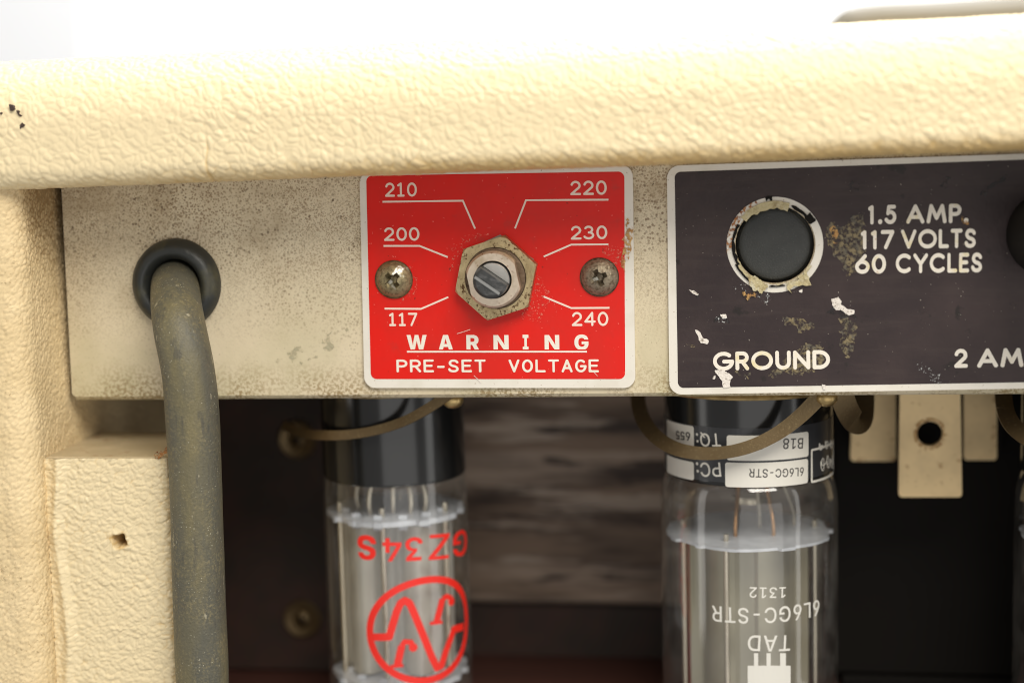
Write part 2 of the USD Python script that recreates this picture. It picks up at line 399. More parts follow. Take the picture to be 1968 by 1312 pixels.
chip_white = MAT('bare_chipped_metal', (.78, .72, .65), .45, layers=[dict(s=1800, d=3, lo=.55, hi=.68, c=(.25, .2, .15), amt=.9)], bumps=[('noise', 2600, .0002)])
glue_film = CUT('dried_glue', (.50, .43, .26), .40, .52, 900, .35, (.62, .56, .38))
glue_tan = MAT('yellow_dried_glue', (.55, .47, .26), .3, layers=[dict(s=700, d=4, lo=.5, hi=.7, c=(.30, .22, .09)), dict(s=300, d=4, lo=.55, hi=.7, c=(.62, .58, .44))], bumps=[('noise', 1800, .0003)])
stain_film = CUT('mottled_residue', (.22, .17, .085), .44, .56, 1500, .4, (.10, .085, .06))
rust_film = CUT('rust_specks', (.42, .17, .04), .50, .58, 1700, .6, (.25, .08, .02))
rust_tan = CUT('amber_rust_film', (.56, .34, .12), .45, .55, 1500, .6, (.40, .2, .06))
smudge = CUT('dark_smudge', (.015, .012, .012), .45, .60, 700, .4)
dust_red = CUT('dust_on_red', (.62, .22, .15), .57, .66, 2600, .6)
plug_grey = MAT('matt_grey_plug', (.034, .036, .034), .55, layers=[dict(s=250, d=5, lo=.4, hi=.7, c=(.046, .048, .045)), dict(s=4500, d=2, lo=.66, hi=.72, c=(.16, .16, .15), amt=.6)], bumps=[('noise', 2600, .0001)])
brass_nut = MAT('tarnished_nickel', (.52, .41, .23), .36, .8, layers=[
    dict(s=240, d=4, lo=.42, hi=.65, c=(.36, .27, .14), amt=.9), dict(s=1700, d=4, lo=.54, hi=.62, c=(.10, .05, .02), amt=.95, mod=(200, .4, .55)),
    dict(s=420, d=4, lo=.68, hi=.74, c=(.05, .12, .08), amt=.8)], bumps=[('noise', 1500, .0001)])
bushing_metal = MAT('worn_nickel_bushing', (.66, .55, .43), .34, .8, layers=[
    dict(s=300, d=4, lo=.5, hi=.7, c=(.5, .4, .28)), dict(s=1500, d=4, lo=.58, hi=.66, c=(.22, .09, .03), amt=.9, mod=(250, .48, .6))], bumps=[('noise', 900, .00006)])
groove_dark = MAT('rusty_thread', (.13, .085, .05), .5, .5, layers=[dict(s=900, d=3, lo=.5, hi=.7, c=(.05, .025, .015))], bumps=[('noise', 1500, .0002)])
shaft_metal = MAT('polished_shaft', (.46, .44, .41), .38, .6, layers=[dict(s=350, d=4, st=(.4, 1, 1.6), lo=.4, hi=.7, c=(.38, .38, .36))], bumps=[('noise', 700, .00008)])
shaft_dark = MAT('smoky_plastic_shaft', (.035, .036, .036), .30, 0, layers=[dict(s=500, d=4, st=(.5, 1, 1.5), lo=.5, hi=.7, c=(.12, .12, .12))], bumps=[('noise', 700, .0002)], specular_ior_level=.5)
screw_metal = MAT('dull_plated_screw', (.36, .30, .17), .42, .8, layers=[
    dict(s=1500, d=4, lo=.45, hi=.66, c=(.20, .16, .09)), dict(s=420, d=3, lo=.62, hi=.68, c=(.62, .6, .5), amt=.8), dict(s=2600, d=3, lo=.6, hi=.68, c=(.08, .05, .03), amt=.8)], bumps=[('noise', 2800, .00016)])
screw_brown = MAT('browned_screw', (.30, .25, .18), .42, .8, layers=[
    dict(s=1500, d=4, lo=.45, hi=.66, c=(.15, .115, .075)), dict(s=2600, d=3, lo=.6, hi=.68, c=(.55, .45, .3), amt=.6)], bumps=[('noise', 2600, .00018)])
scrape_or_glint = MAT('scraped_or_glint_metal', (.70, .69, .62), .28, .9, layers=[dict(s=1800, d=3, lo=.5, hi=.65, c=(.4, .36, .26))], bumps=[('noise', 2400, .00015)])
recess_dark = MAT('screw_recess', (.16, .14, .12), .35, .8)
rubber = MAT('black_rubber', (.022, .024, .022), .42, layers=[dict(s=200, d=5, lo=.5, hi=.72, c=(.075, .068, .035), amt=.8)], bumps=[('noise', 700, .0001)])
cable_skin = MAT('dusty_black_rubber', (.090, .086, .063), .50, layers=[
    dict(s=75, d=9, lo=.42, hi=.66, c=(.17, .142, .066), amt=.8, st=(1.6, 1.6, .4)),
    dict(s=1800, d=4, lo=.48, hi=.66, c=(.25, .205, .10), amt=.55, mod=(120, .38, .6)),
    dict(s=420, d=6, lo=.58, hi=.68, c=(.055, .053, .045), amt=.6, st=(1.5, 1.5, .35)),
    dict(t='voronoi', s=1500, lo=.2, hi=.12, c=(.45, .42, .32), amt=.8, mod=(150, .5, .6)), dict(s=900, d=2, lo=.70, hi=.73, c=(.38, .34, .24), amt=.7, st=(1, 1, .3))],
    bumps=[('noise', 2200, .00014), ('noise', 300, .0002)])
raw_wood = MAT('bare_dusty_wood', (.50, .40, .24), .6, layers=[dict(s=90, d=5, lo=.45, hi=.7, c=(.62, .50, .32)), dict(s=160, d=5, lo=.58, hi=.7, c=(.30, .13, .05), amt=.8)], bumps=[('noise', 1500, .0002)])
old_board = MAT('weathered_brown_board', (.25, .175, .125), .7, layers=[
    dict(s=120, d=6, st=(.14, 1, 1), lo=.4, hi=.66, c=(.035, .022, .018)), dict(s=90, d=6, st=(.10, 1, 1), lo=.52, hi=.66, c=(.46, .36, .285), amt=.9), dict(s=230, d=6, st=(.12, 1, 1), lo=.56, hi=.64, c=(.50, .41, .335), amt=.7), dict(s=170, d=6, st=(.16, 1, 1), lo=.58, hi=.64, c=(.04, .025, .02), amt=.9)])
dark_wood = MAT('dark_stained_wood', (.028, .018, .013), .7, layers=[dict(s=60, d=5, lo=.4, hi=.7, c=(.06, .025, .018))])
soot = MAT('black_transformer_paint', (.011, .0095, .008), .7, specular_ior_level=.12)
red_floor = MAT('reddish_floor_board', (.075, .026, .018), .6, layers=[dict(s=60, d=5, st=(.2, 1, 1), lo=.4, hi=.7, c=(.05, .02, .014))])
bail_metal = MAT('brown_spring_steel', (.17, .12, .06), .42, .7, layers=[dict(s=300, d=5, lo=.4, hi=.7, c=(.17, .115, .055)), dict(s=1800, d=3, lo=.58, hi=.68, c=(.27, .20, .10), amt=.7)], bumps=[('noise', 1500, .00008)])
brass = MAT('dull_brass', (.55, .40, .18), .38, .9, layers=[dict(s=400, d=4, lo=.45, hi=.7, c=(.35, .24, .1))])
bracket_metal = MAT('tarnished_plated_bracket', (.80, .60, .32), .5, .25, layers=[dict(s=130, d=5, lo=.42, hi=.68, c=(.66, .49, .26)), dict(s=420, d=4, lo=.6, hi=.72, c=(.36, .18, .06), amt=.8)])
base_black = MAT('glossy_black_phenolic', (.010, .010, .010), .16, specular_ior_level=.6)
label_dark = MAT('charcoal_label', (.030, .031, .034), .30)
label_white = MAT('white_label_field', (.70, .67, .60), .4)
ink = MAT('dark_grey_ink', (.06, .055, .05), .5)
mica = usdkit.material(stage, '/World/Looks/milky_mica', {'geo': ('geometry', {}), 'n': ('noise_texture', {'scale': 350, 'detail': 4}), 'r': ('map_range', {'from_min': .35, 'from_max': .7, 'to_min': .62, 'to_max': .9, 'clamp': True}),
    'p': ('principled_bsdf', {'base_color': (.66, .69, .76), 'roughness': .4}), 't': ('transparent_bsdf', {}), 'x': ('mix_closure', {})},
    [('geo.position', 'n.vector'), ('n.fac', 'r.value'), ('r.result', 'x.fac'), ('t.BSDF', 'x.closure1'), ('p.BSDF', 'x.closure2')], surface='x.closure')
anode_grey = MAT('grey_anode_metal', (.52, .51, .47), .44, .35, layers=[dict(s=60, d=3, st=(1, 1, .1), lo=.4, hi=.7, c=(.46, .42, .35))])
anode_tan = MAT('tan_anode_metal', (.37, .345, .265), .42, .5, layers=[dict(s=70, d=3, st=(1, 1, .1), lo=.4, hi=.7, c=(.26, .23, .165))])
wire_metal = MAT('nickel_wire', (.62, .56, .46), .28, .9)
copper = MAT('copper_post', (.55, .30, .14), .35, .8)
red_lead = MAT('red_lead_wire', (.35, .03, .03), .4)
print_red = MAT('red_tube_print', (.80, .022, .012), .45)
print_tube = MAT('pale_tube_print', (.70, .68, .62), .5)
chrome = MAT('bright_handle_metal', (.24, .225, .19), .4, .1)
backdrop_white = MAT('white_backdrop', (.86, .86, .86), .8)
backdrop_grey = MAT('pale_grey_backdrop', (.843, .85, .862), .8)
glass = usdkit.material(stage, '/World/Looks/tube_glass', {
    't': ('transparent_bsdf', {}), 'lw': ('layer_weight', {'blend': .5}), 'pw': ('math', {'math_type': 'power', 'value2': 3.0}),
    'f': ('math', {'math_type': 'multiply_add', 'value2': .85, 'value3': .07}),
    'r': ('rgb_ramp', {'ramp': [(0, (.985, .985, .97)), (.6, (.95, .95, .93)), (.85, (.82, .81, .76)), (1, (.5, .48, .42))]}),
    'geo': ('geometry', {}), 'n': ('noise_texture', {'scale': 160, 'detail': 5}), 'd': ('diffuse_bsdf', {'color': (.62, .60, .55)}),
    'dr': ('map_range', {'from_min': .35, 'from_max': .75, 'to_min': .012, 'to_max': .075, 'clamp': True}),
    'g': ('glossy_bsdf', {'roughness': .035, 'color': (1, 1, 1)}), 'x': ('mix_closure', {}), 'y': ('mix_closure', {})},
    [('lw.facing', 'r.fac'), ('r.color', 't.color'), ('lw.facing', 'pw.value1'), ('pw.value', 'f.value1'), ('f.value', 'x.fac'), ('t.BSDF', 'x.closure1'), ('g.BSDF', 'x.closure2'),
     ('geo.position', 'n.vector'), ('n.fac', 'dr.value'), ('dr.result', 'y.fac'), ('x.closure', 'y.closure1'), ('d.BSDF', 'y.closure2')], surface='y.closure')

# ------------------------------------------------------------------ the setting
g = obj('backdrop', rbox((-2.2, 1.3, -1.2), (2.6, 1.32, 2.2), .002), backdrop_white); tag(g, 'plain white studio backdrop behind the amplifier', None, None, 'structure')
pl = P(60, 60, 1.22); pr = P(175, 60, 1.22)
g = obj('backdrop_left_end', rbox((pl[0] - 1.2, 1.21, -1.0), (pr[0], 1.225, 1.9), .002), backdrop_grey); tag(g, 'slightly greyer left end of the backdrop', None, None, 'structure')  # separate sheet, slightly greyer than the rest of the background

# ------------------------------------------------------------------ the cabinet
XI = P(102, 362, 0)[0]                  # inner face of the cabinet's left side
ZLB = P(984, 325, -.020)[2]            # lower edge of the lid
ZLT = P(1475, 60, -.012)[2]             # top of the lid
LF = -.021                              # front of the lid
SF = -.018                              # front of the side
XL, XR = XI - .0205, P(2160, 500, 0)[0]
ZFLOOR = P(984, 1262, .075)[2]
cab = thing('amplifier_cabinet', 'cream leathercloth amplifier cabinet with thick rounded lid and open back', 'amplifier', (XL, 0, ZFLOOR))

# lid: profile from the underside, round the front, over the top to the back
prof = []
rb, rt = .0036, .0125
prof += [(y, ZLB) for y in np.linspace(.004, LF + rb, 40)]
for t in np.linspace(-90, -180, 24)[1:]: prof.append((LF + rb + rb * math.cos(math.radians(t)), ZLB + rb + rb * math.sin(math.radians(t))))
zs = np.linspace(ZLB + rb, ZLT - rt, max(4, int((ZLT - rt - ZLB - rb) / .00022)))[1:]
prof += [(LF, z) for z in zs]
for t in np.linspace(180, 90, 90)[1:]: prof.append((LF + rt + rt * math.cos(math.radians(t)), ZLT - rt + rt * math.sin(math.radians(t))))
prof += [(y, ZLT) for y in np.linspace(LF + rt, .024, 60)[1:]]
prof = np.array(prof)
# resample evenly
s = np.r_[0, np.cumsum(np.linalg.norm(np.diff(prof, axis=0), axis=1))]
sv = np.linspace(0, s[-1], int(s[-1] / .00021)); prof = np.stack([np.interp(sv, s, prof[:, 0]), np.interp(sv, s, prof[:, 1])], 1)
xs = np.arange(XL - .002, XR, .00021)
X, _ = np.meshgrid(xs, sv, indexing='ij'); V = np.broadcast_to(sv, X.shape)
Pts = np.stack([X, np.broadcast_to(prof[:, 0], X.shape), np.broadcast_to(prof[:, 1], X.shape)], -1).copy()
# the left end is rounded over
e = np.clip((XL + .012 - X) / .014, 0, 1); drop = .010 * (1 - np.sqrt(np.clip(1 - e * e, 0, 1)))
zrel = np.clip((Pts[..., 2] - ZLB) / (ZLT - ZLB), 0, 1)
Pts[..., 2] -= drop * zrel; Pts[..., 1] += drop * .8 * np.clip(1 - np.abs(Pts[..., 1] - LF) / .02, 0, 1)
def ridged(u, v, a, b, ang, seed):
    c, s_ = math.cos(ang), math.sin(ang); q = np.stack([(u * c + v * s_) / a, (-u * s_ + v * c) / b, 0 * u], -1)
    w = meshkit.noise(q * .6 + 31, seed + 3)[..., None] * 1.6
    return 1 - np.abs(2 * meshkit.noise(q + w, seed) - 1)
h1 = .72 * pebble(X, V, .00122, 3, 1.6, math.radians(-38), .75, .55) + .34 * ridged(X, V, .0034, .00135, math.radians(-38), 51) + .14 * ridged(X, V, .0016, .0008, math.radians(-62), 53)
h2 = pebble(X, V, .00105, 9, 1.2, math.radians(20), .4)
h3 = 1.6 * meshkit.fbm(np.stack([X + V * .6, V - X * .3, 0 * X], -1) / .0012, 3, 4)
big = meshkit.noise(np.stack([X, V, 0 * X], -1) / .016, 8)
hh = .00047 * (h1 * (.6 + .45 * big)) + .00006 * h2 + .00004 * h3 + .0006 * (meshkit.noise(np.stack([X, V, 0 * X], -1) / .05, 12) - .5)
seam = P(398, 290, LF)[0]
lowz = np.clip((prof[:, 1] - ZLB) / .016, 0, 1)
sg = np.exp(-((X - seam - .0002 * np.sin(V * 900)) / .00030) ** 2) * np.clip(1.15 - (prof[:, 1] - ZLB) / .011, 0, 1)[None, :] * (prof[:, 0] < 0)[None, :] * np.clip(.3 + 1.2 * meshkit.noise(np.stack([V / .0016, 0 * V, 0 * V], -1), 5), 0, 1)
hh -= .00040 * sg
TILT = .016
Pts[..., 2] += TILT * X
lid_mesh = skin(Pts, X, V, hh)
Pts[..., 2] -= TILT * X
crease_or_shade = np.clip(1 - 1.5 * h1, 0, 1) * .5 * (.4 + big) + 1.1 * sg + 1.25 * np.clip(1 - (Pts[..., 2] - ZLB) / .0042, 0, 1) * np.clip(.35 + (X - XI) / .12, .2, 1) * (Pts[..., 1] < 0)
lid = obj('lid', lid_mesh, tolex, cab, smooth=True); add_primvar(lid, 'crease_or_shade', crease_or_shade)
obj('lid_core', rbox((XL + .012, .0245, ZLB + .001), (XR, .205, ZLT - .0002), .0004).transform(np.array([[1, 0, 0, 0], [0, 1, 0, 0], [TILT, 0, 1, 0]], float)), tolex, cab)
for i, pts in enumerate([[(18, 201), (29, 203), (30, 212), (22, 214)], [(33, 211), (39, 214), (37, 219), (44, 222), (41, 224), (34, 219)], [(39, 240), (44, 236), (50, 240), (46, 245), (40, 248)], [(0, 216), (6, 217), (5, 220), (0, 219)]]):
    g = ragged([P2(x, y, LF - .0002) for x, y in pts], .00006, .0002, i)
    obj('torn_spot', sheet(g, on_panel, -LF - .0006, -LF + .00062), MAT('dark_brown_backing_%d' % i, (.05, .03, .022), .7), cab)

# left side: inner face and rounded front edge
r = .0045
line = [(XI, y) for y in np.linspace(.060, SF + r, 300)]
for t in np.linspace(0, -90, 34)[1:]: line.append((XI - r + r * math.cos(math.radians(t)), SF + r + r * math.sin(math.radians(t))))
line += [(x, SF) for x in np.linspace(XI - r, XI - .0195, 80)[1:]]
line = np.array(line); s = np.r_[0, np.cumsum(np.linalg.norm(np.diff(line, axis=0), axis=1))]
su = np.linspace(0, s[-1], int(s[-1] / .00023)); line = np.stack([np.interp(su, s, line[:, 0]), np.interp(su, s, line[:, 1])], 1)
ZB = ZFLOOR - .004
zz = np.arange(ZLB + .002, ZB, -.00023)
Z, Uu = np.meshgrid(zz, su, indexing='ij')
Pts = np.stack([np.broadcast_to(line[:, 0], Z.shape), np.broadcast_to(line[:, 1], Z.shape), Z], -1)
h1 = pebble(Uu, Z, .00082, 21, 1.15, math.radians(35), .5); h2 = pebble(Uu, Z, .0022, 22, 1.3, .5, .6)
big = meshkit.noise(np.stack([Uu, Z, 0 * Z], -1) / .02, 5)
hh = .00034 * h1 + .00014 * h2 + .0006 * (meshkit.noise(np.stack([Uu, Z, 0 * Z], -1) / .03, 2) - .5)
mesh = skin(Pts, Uu, Z, hh)
if mesh.face_normals[:, 0].mean() < 0: mesh = skin(Pts, Uu, Z, -hh); mesh.invert()
side = obj('side_panel_or_light_stop', mesh, tolex_dirty_shaded, cab, smooth=True)
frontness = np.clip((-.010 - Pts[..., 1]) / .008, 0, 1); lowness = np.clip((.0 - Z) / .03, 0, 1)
add_primvar(side, 'crease_or_shade', np.clip(1.05 - 1.5 * h1, 0, 1) * (.45 + .6 * big) * (1 - .5 * frontness) + .7 * (1 - frontness) * np.clip((Z - .002) / .016, 0, 1) * (.3 + big))  # darker top, away from front: grime plus lid shade painted into the colour
obj('side_core', rbox((XL, SF + .006, ZB), (XI - .0012, .20, ZLB - .0005), .0004), dark_wood, cab)

# the support block below the chassis
ct = P(80, 887, -.0118); CF = -.0118; CBk = .0150
cx0, cx1 = XI + .0002, P(323, 880, CF)[0]; cz1 = P(200, 880, CF)[2]
r = .0022
line = [(x, CF) for x in np.linspace(cx0, cx1 - r, 120)]
for t in np.linspace(-90, 0, 22)[1:]: line.append((cx1 - r + r * math.cos(math.radians(t)), CF + r + r * math.sin(math.radians(t))))
line += [(cx1, y) for y in np.linspace(CF + r, CBk, 90)[1:]]
line = np.array(line); s = np.r_[0, np.cumsum(np.linalg.norm(np.diff(line, axis=0), axis=1))]
su = np.linspace(0, s[-1], int(s[-1] / .00021)); line = np.stack([np.interp(su, s, line[:, 0]), np.interp(su, s, line[:, 1])], 1)
zz = np.arange(ZB, cz1, .00021)
Uu, Z = np.meshgrid(su, zz, indexing='ij')
Pts = np.stack([np.broadcast_to(line[:, 0][:, None], Z.shape), np.broadcast_to(line[:, 1][:, None], Z.shape), Z], -1)
h1 = pebble(Uu, Z, .00095, 31, 1.7, math.radians(-16), .9); h2 = pebble(Uu, Z, .0006, 32, 1.4, .4, .6); h2 = h2 + 1.2 * meshkit.fbm(np.stack([Uu, Z * 1.6, 0 * Z], -1) / .0011, 3, 77)
hh = .00036 * h1 + .00016 * h2 + .0006 * (meshkit.noise(np.stack([Uu, Z, 0 * Z], -1) / .02, 2) - .5)
# a wrinkled fold down the left edge, and the old screw hole
fold = np.exp(-((Uu - .0024 - .0007 * np.sin(Z * 160)) / .0011) ** 2); hh += .0009 * fold * (.6 + .8 * meshkit.noise(np.stack([Uu, Z, 0 * Z], -1) / .004, 3))
hc = P(231, 1038, CF); q = np.hypot((Pts[..., 0] - hc[0]) / 1.1, Pts[..., 2] - hc[2]) * (1 + .16 * np.sin(4 * np.arctan2(Pts[..., 2] - hc[2], Pts[..., 0] - hc[0]) + .6))
deep = 1 / (1 + np.exp(np.clip((q - .00105) / .00007, -60, 60))); deep[Pts[..., 1] > CF + .001] = 0
hh += .00022 * np.exp(-((q - .0017) / .0005) ** 2) * (Pts[..., 1] < CF + .001); hh -= .009 * deep
mesh = skin(Pts, Uu, Z, hh)
block = obj('support_block', mesh, tolex, cab, smooth=True)
edge = np.clip((Uu - (cx1 - cx0) + .004) / .004, 0, 1)
add_primvar(block, 'crease_or_shade', np.clip(1.05 - 1.5 * h1, 0, 1) * (.38 + .5 * meshkit.noise(np.stack([Uu, Z, 0 * Z], -1) / .006, 6)) + 1.2 * deep + .45 * edge + .5 * np.exp(-((q - .0015) / .0004) ** 2) * (Pts[..., 1] < CF + .001))  # deep term paints shade into the hole; the rest tints creases and edge
top = rbox((cx0, CF + .0003, cz1 - .004), (cx1 - .0003, CBk + .001, cz1 + .00015), .0003)
obj('block_top', top, raw_wood, cab)
tuft = [ragged([P2(x, y, CF - .0004) for x, y in pts], .00012, .0003, 40 + i) for i, pts in enumerate([[(296, 872), (324, 856), (324, 868), (306, 881), (298, 882)]])]
obj('torn_edge', [sheet(t, on_panel, -CF - .0003, -CF + .0005) for t in tuft], rust_film, cab)

# inside
YB = .075
ZSP = P(1060, 1165, YB)[2]
obj('baffle_board', rbox((XI + .001, YB, ZSP + .0008), (XR + .004, YB + .012, ZLB - .001), .0008), old_board, cab)
obj('baffle_board', rbox((XI + .001, YB + .002, ZFLOOR - .02), (XR + .004, YB + .013, ZSP), .0008), dark_wood, cab, label='darker lower board')
obj('floor_board', rbox((XI + .001, .004, ZFLOOR - .006), (XR + .004, YB + .0019, ZFLOOR), .0002), red_floor, cab)
obj('side_panel_or_light_stop', rbox((XR + .001, -.012, ZB), (XR + .020, .20, ZLB + .001), .001), dark_wood, cab)  # unseen closure added at the cut-off end against light leaking in

# ------------------------------------------------------------------ chassis
ZCB = P(600, 767.5, 0)[2]
XC0 = P(121, 500, 0)[0]
ch = thing('chassis', 'speckled cream painted steel chassis with rolled lower edge under the lid', 'chassis', (XC0, 0, ZCB))
hole_g = P(341, 545, 0); hole_k = P(1489, 470, 0)
cr = P2(2160, 758); SLOPE = (cr[1] - ZCB) / (cr[0] - P2(600, 0)[0]); zc_at = lambda x: ZCB + SLOPE * (x - P2(600, 0)[0])
tl = P2(118, 362); bl = P2(139, 767); k_ = (tl - bl) / np.linalg.norm(tl - bl)
outline = Polygon([(bl[0], zc_at(bl[0]) + .0009), (XR, zc_at(XR) + .0009), (XR, ZLB + .014), tuple(bl + k_ * .060)]).buffer(-.0010).buffer(.0010, 8)
outline = outline.difference(Point(hole_g[0], hole_g[2]).buffer(.0062, 24)).difference(Point(hole_k[0], hole_k[2]).buffer(.0073, 24))
# the corner at lower left is rounded; face sheet with rolled edge below
face = sheet(outline, on_panel, -.0013, 0)
obj('rear_panel', face, panel_paint, ch)
rr = .0016
cs = [(0, ZCB + rr)] + [(rr - rr * math.cos(math.radians(t)), ZCB + rr - rr * math.sin(math.radians(t))) for t in np.linspace(0, 90, 9)] + [(.012, ZCB), (.012, ZCB + .0011)] + \
     [(rr - (rr - .0011) * math.cos(math.radians(t)), ZCB + rr - (rr - .0011) * math.sin(math.radians(t))) for t in np.linspace(90, 0, 9)]
pr = [(y + .00002, z) for y, z in cs]
v = np.array([(x, y, z + zc_at(x) - ZCB) for x in (bl[0] + .0006, XR) for y, z in pr]); n = len(pr)
f = np.array([(i, (i + 1) % n, n + (i + 1) % n, n + i) for i in range(n)])
t = mtri(v, np.vstack([f[:, [0, 1, 2]], f[:, [0, 2, 3]]])); t.fix_normals()
obj('rolled_edge', t, panel_paint, ch, smooth=40)
obj('bottom_plate', rbox((XC0 + .0008, .0122, ZCB + .0002), (XR, .080, ZCB + .0013), .0002), steel_edge, ch)
obj('end_wall', rbox((XC0 + .0001, .0014, ZCB + .0018), (XC0 + .0013, .080, ZLB + .010), .0002), steel_edge, ch)
sm = lambda pts, mt, nm, seed, h=.00006, par=None, rough=.00012: obj(nm, sheet(ragged([P2(*p) for p in pts], rough, .00028, seed), on_panel, -.00001, h), mt, par)
sc = CUT('scuff_on_enamel', (.43, .39, .26), .54, .64, 420, .5)
sm([(530, 690), (560, 670), (620, 650), (680, 600), (690, 615), (640, 670), (570, 705), (535, 712)], sc, 'scuff_mark', 61, par=ch)

# ------------------------------------------------------------------ red voltage plate
c = [P2(694, 333), P2(1216, 318), P2(703, 743), P2(1220, 743)]
def quad(px):   # pixel corner quad (tl, tr, bl, br) -> centre, size, turn
    tl, tr, bl, br = [np.array(P2(*q)) for q in px]
    return tl, tr, bl, br
def quad_shape(px, r):
    tl, tr, bl, br = quad(px)
    return Polygon([bl, br, tr, tl]).buffer(-r).buffer(r, 10)
plate = thing('voltage_plate', 'red and white enamelled voltage selector plate with numbered positions', 'plate', (P2(960, 742)[0], 0, P2(960, 742)[1]))
white_q = [(692.5, 331), (1216.5, 317), (702, 744), (1221.5, 744)]
obj('plate', sheet(quad_shape(white_q, .0022), on_panel, .00005, .00075), white_enamel, plate)
red_q = [(705.5, 337.5), (1200.5, 329.5), (714.5, 727), (1202, 727)]
obj('red_field', sheet(quad_shape(red_q, .0012), on_panel, .0007, .00080), red_enamel, plate)
H0, H1 = .00078, .00086
def strokes(pts, w=.00034):
    return LineString([P2(*p) for p in pts]).buffer(w / 2, cap_style=2, join_style=2)
LEAD = [[(737, 387.5), (891, 385.5), (914.5, 439)], [(739, 472), (808, 472), (862, 493.5)], [(741, 592), (811, 592.5), (863, 570)],
        [(1170, 383.5), (1012, 384.5), (991, 438.5)], [(1170, 469), (1099, 469.5), (1046, 492.5)], [(1172, 590.5), (1099, 591), (1046, 569)]]
for l in LEAD: obj('leader_line', sheet(strokes(l), on_panel, H0, H1), pink_line, plate)
NUM = [('2i0', (742, 378), (803, 377.5), 27), ('200', (740, 462.5), (808, 462), 26), ('ii7', (750, 625.5), (804, 625.5), 26),
       ('220', (1097, 375), (1167, 374), 27), ('230', (1098, 460), (1168, 459), 26), ('240', (1100, 625.5), (1170, 625), 27)]
S = .0001
for tx, a, b, cap in NUM:
    g = lay(stroke_text(tx, ENGRAVE, .155, .30), P2(*a), P2(*b), cap * S)
    obj('number', sheet(g, on_panel, H0, H1), pink_line, plate)
for w, a, b in (('PRE-SET', (764, 714), (935, 714)), ('VOLTAGE', (979, 714), (1152, 714))):
    g = lay(stroke_text(w, ENGRAVE, .165, .34), P2(*a), P2(*b), 25 * S)
    obj('lettering', sheet(g, on_panel, H0, H1), print_white, plate)
p0, p1 = P2(784, 671), P2(1131, 670)
WX = [(784, 822), (845, 872), (898, 922), (950, 979), (1006, 1017), (1048, 1076), (1105, 1132)]
for ch_, (a, b) in zip('WARNING', WX):
    g = font_text(ch_, 850)
    g = lay(g.intersection(sbox(-9, .03, 9, 9)), P2(a, 671), P2(b, 671), 29 * S)
    obj('letter', sheet(g, on_panel, H0, H1), print_white, plate)
obj('underline', sheet(strokes([(784, 674.5), (1129, 674.5)], .00032), on_panel, H0, H1), print_white, plate)
def film(nm, pts, mt, par, h0, h1, seed=0, rough=.00018):
    return obj(nm, sheet(ragged([P2(*p) for p in pts], rough, .0003, seed), on_panel, h0, h1), mt, par)
film('rust_stain', [(1202, 418), (1210, 420), (1217, 440), (1216, 470), (1207, 500), (1200, 520), (1192, 512), (1200, 470)], rust_tan, plate, .0007, .0009, 3)
film('rust_stain', [(1150, 480), (1180, 470), (1204, 480), (1200, 520), (1188, 520), (1165, 492)], dust_red, plate, .0007, .0009, 4)
film('dust', [(1000, 500), (1040, 520), (1060, 570), (1040, 620), (1000, 610), (1022, 560)], dust_red, plate, .0007, .00088, 5)
film('dust', [(780, 500), (800, 520), (806, 560), (770, 585), (790, 548)], dust_red, plate, .0007, .00088, 6)
film('dust', [(870, 470), (900, 450), (940, 446), (900, 470), (878, 500), (868, 520)], dust_red, plate, .0007, .00088, 7)

for i, (a_, b_) in enumerate([((912, 720), (926, 735)), ((1060, 560), (1072, 610)), ((1132, 705), (1150, 722)), ((1010, 700), (1016, 722)), ((880, 640), (905, 632))]):
    obj('scratch', sheet(strokes([a_, ((a_[0] + b_[0]) / 2 + 1, (a_[1] + b_[1]) / 2), b_], .00009), on_panel, .00075, .00088), dust_red if i % 2 else chip_white, plate)
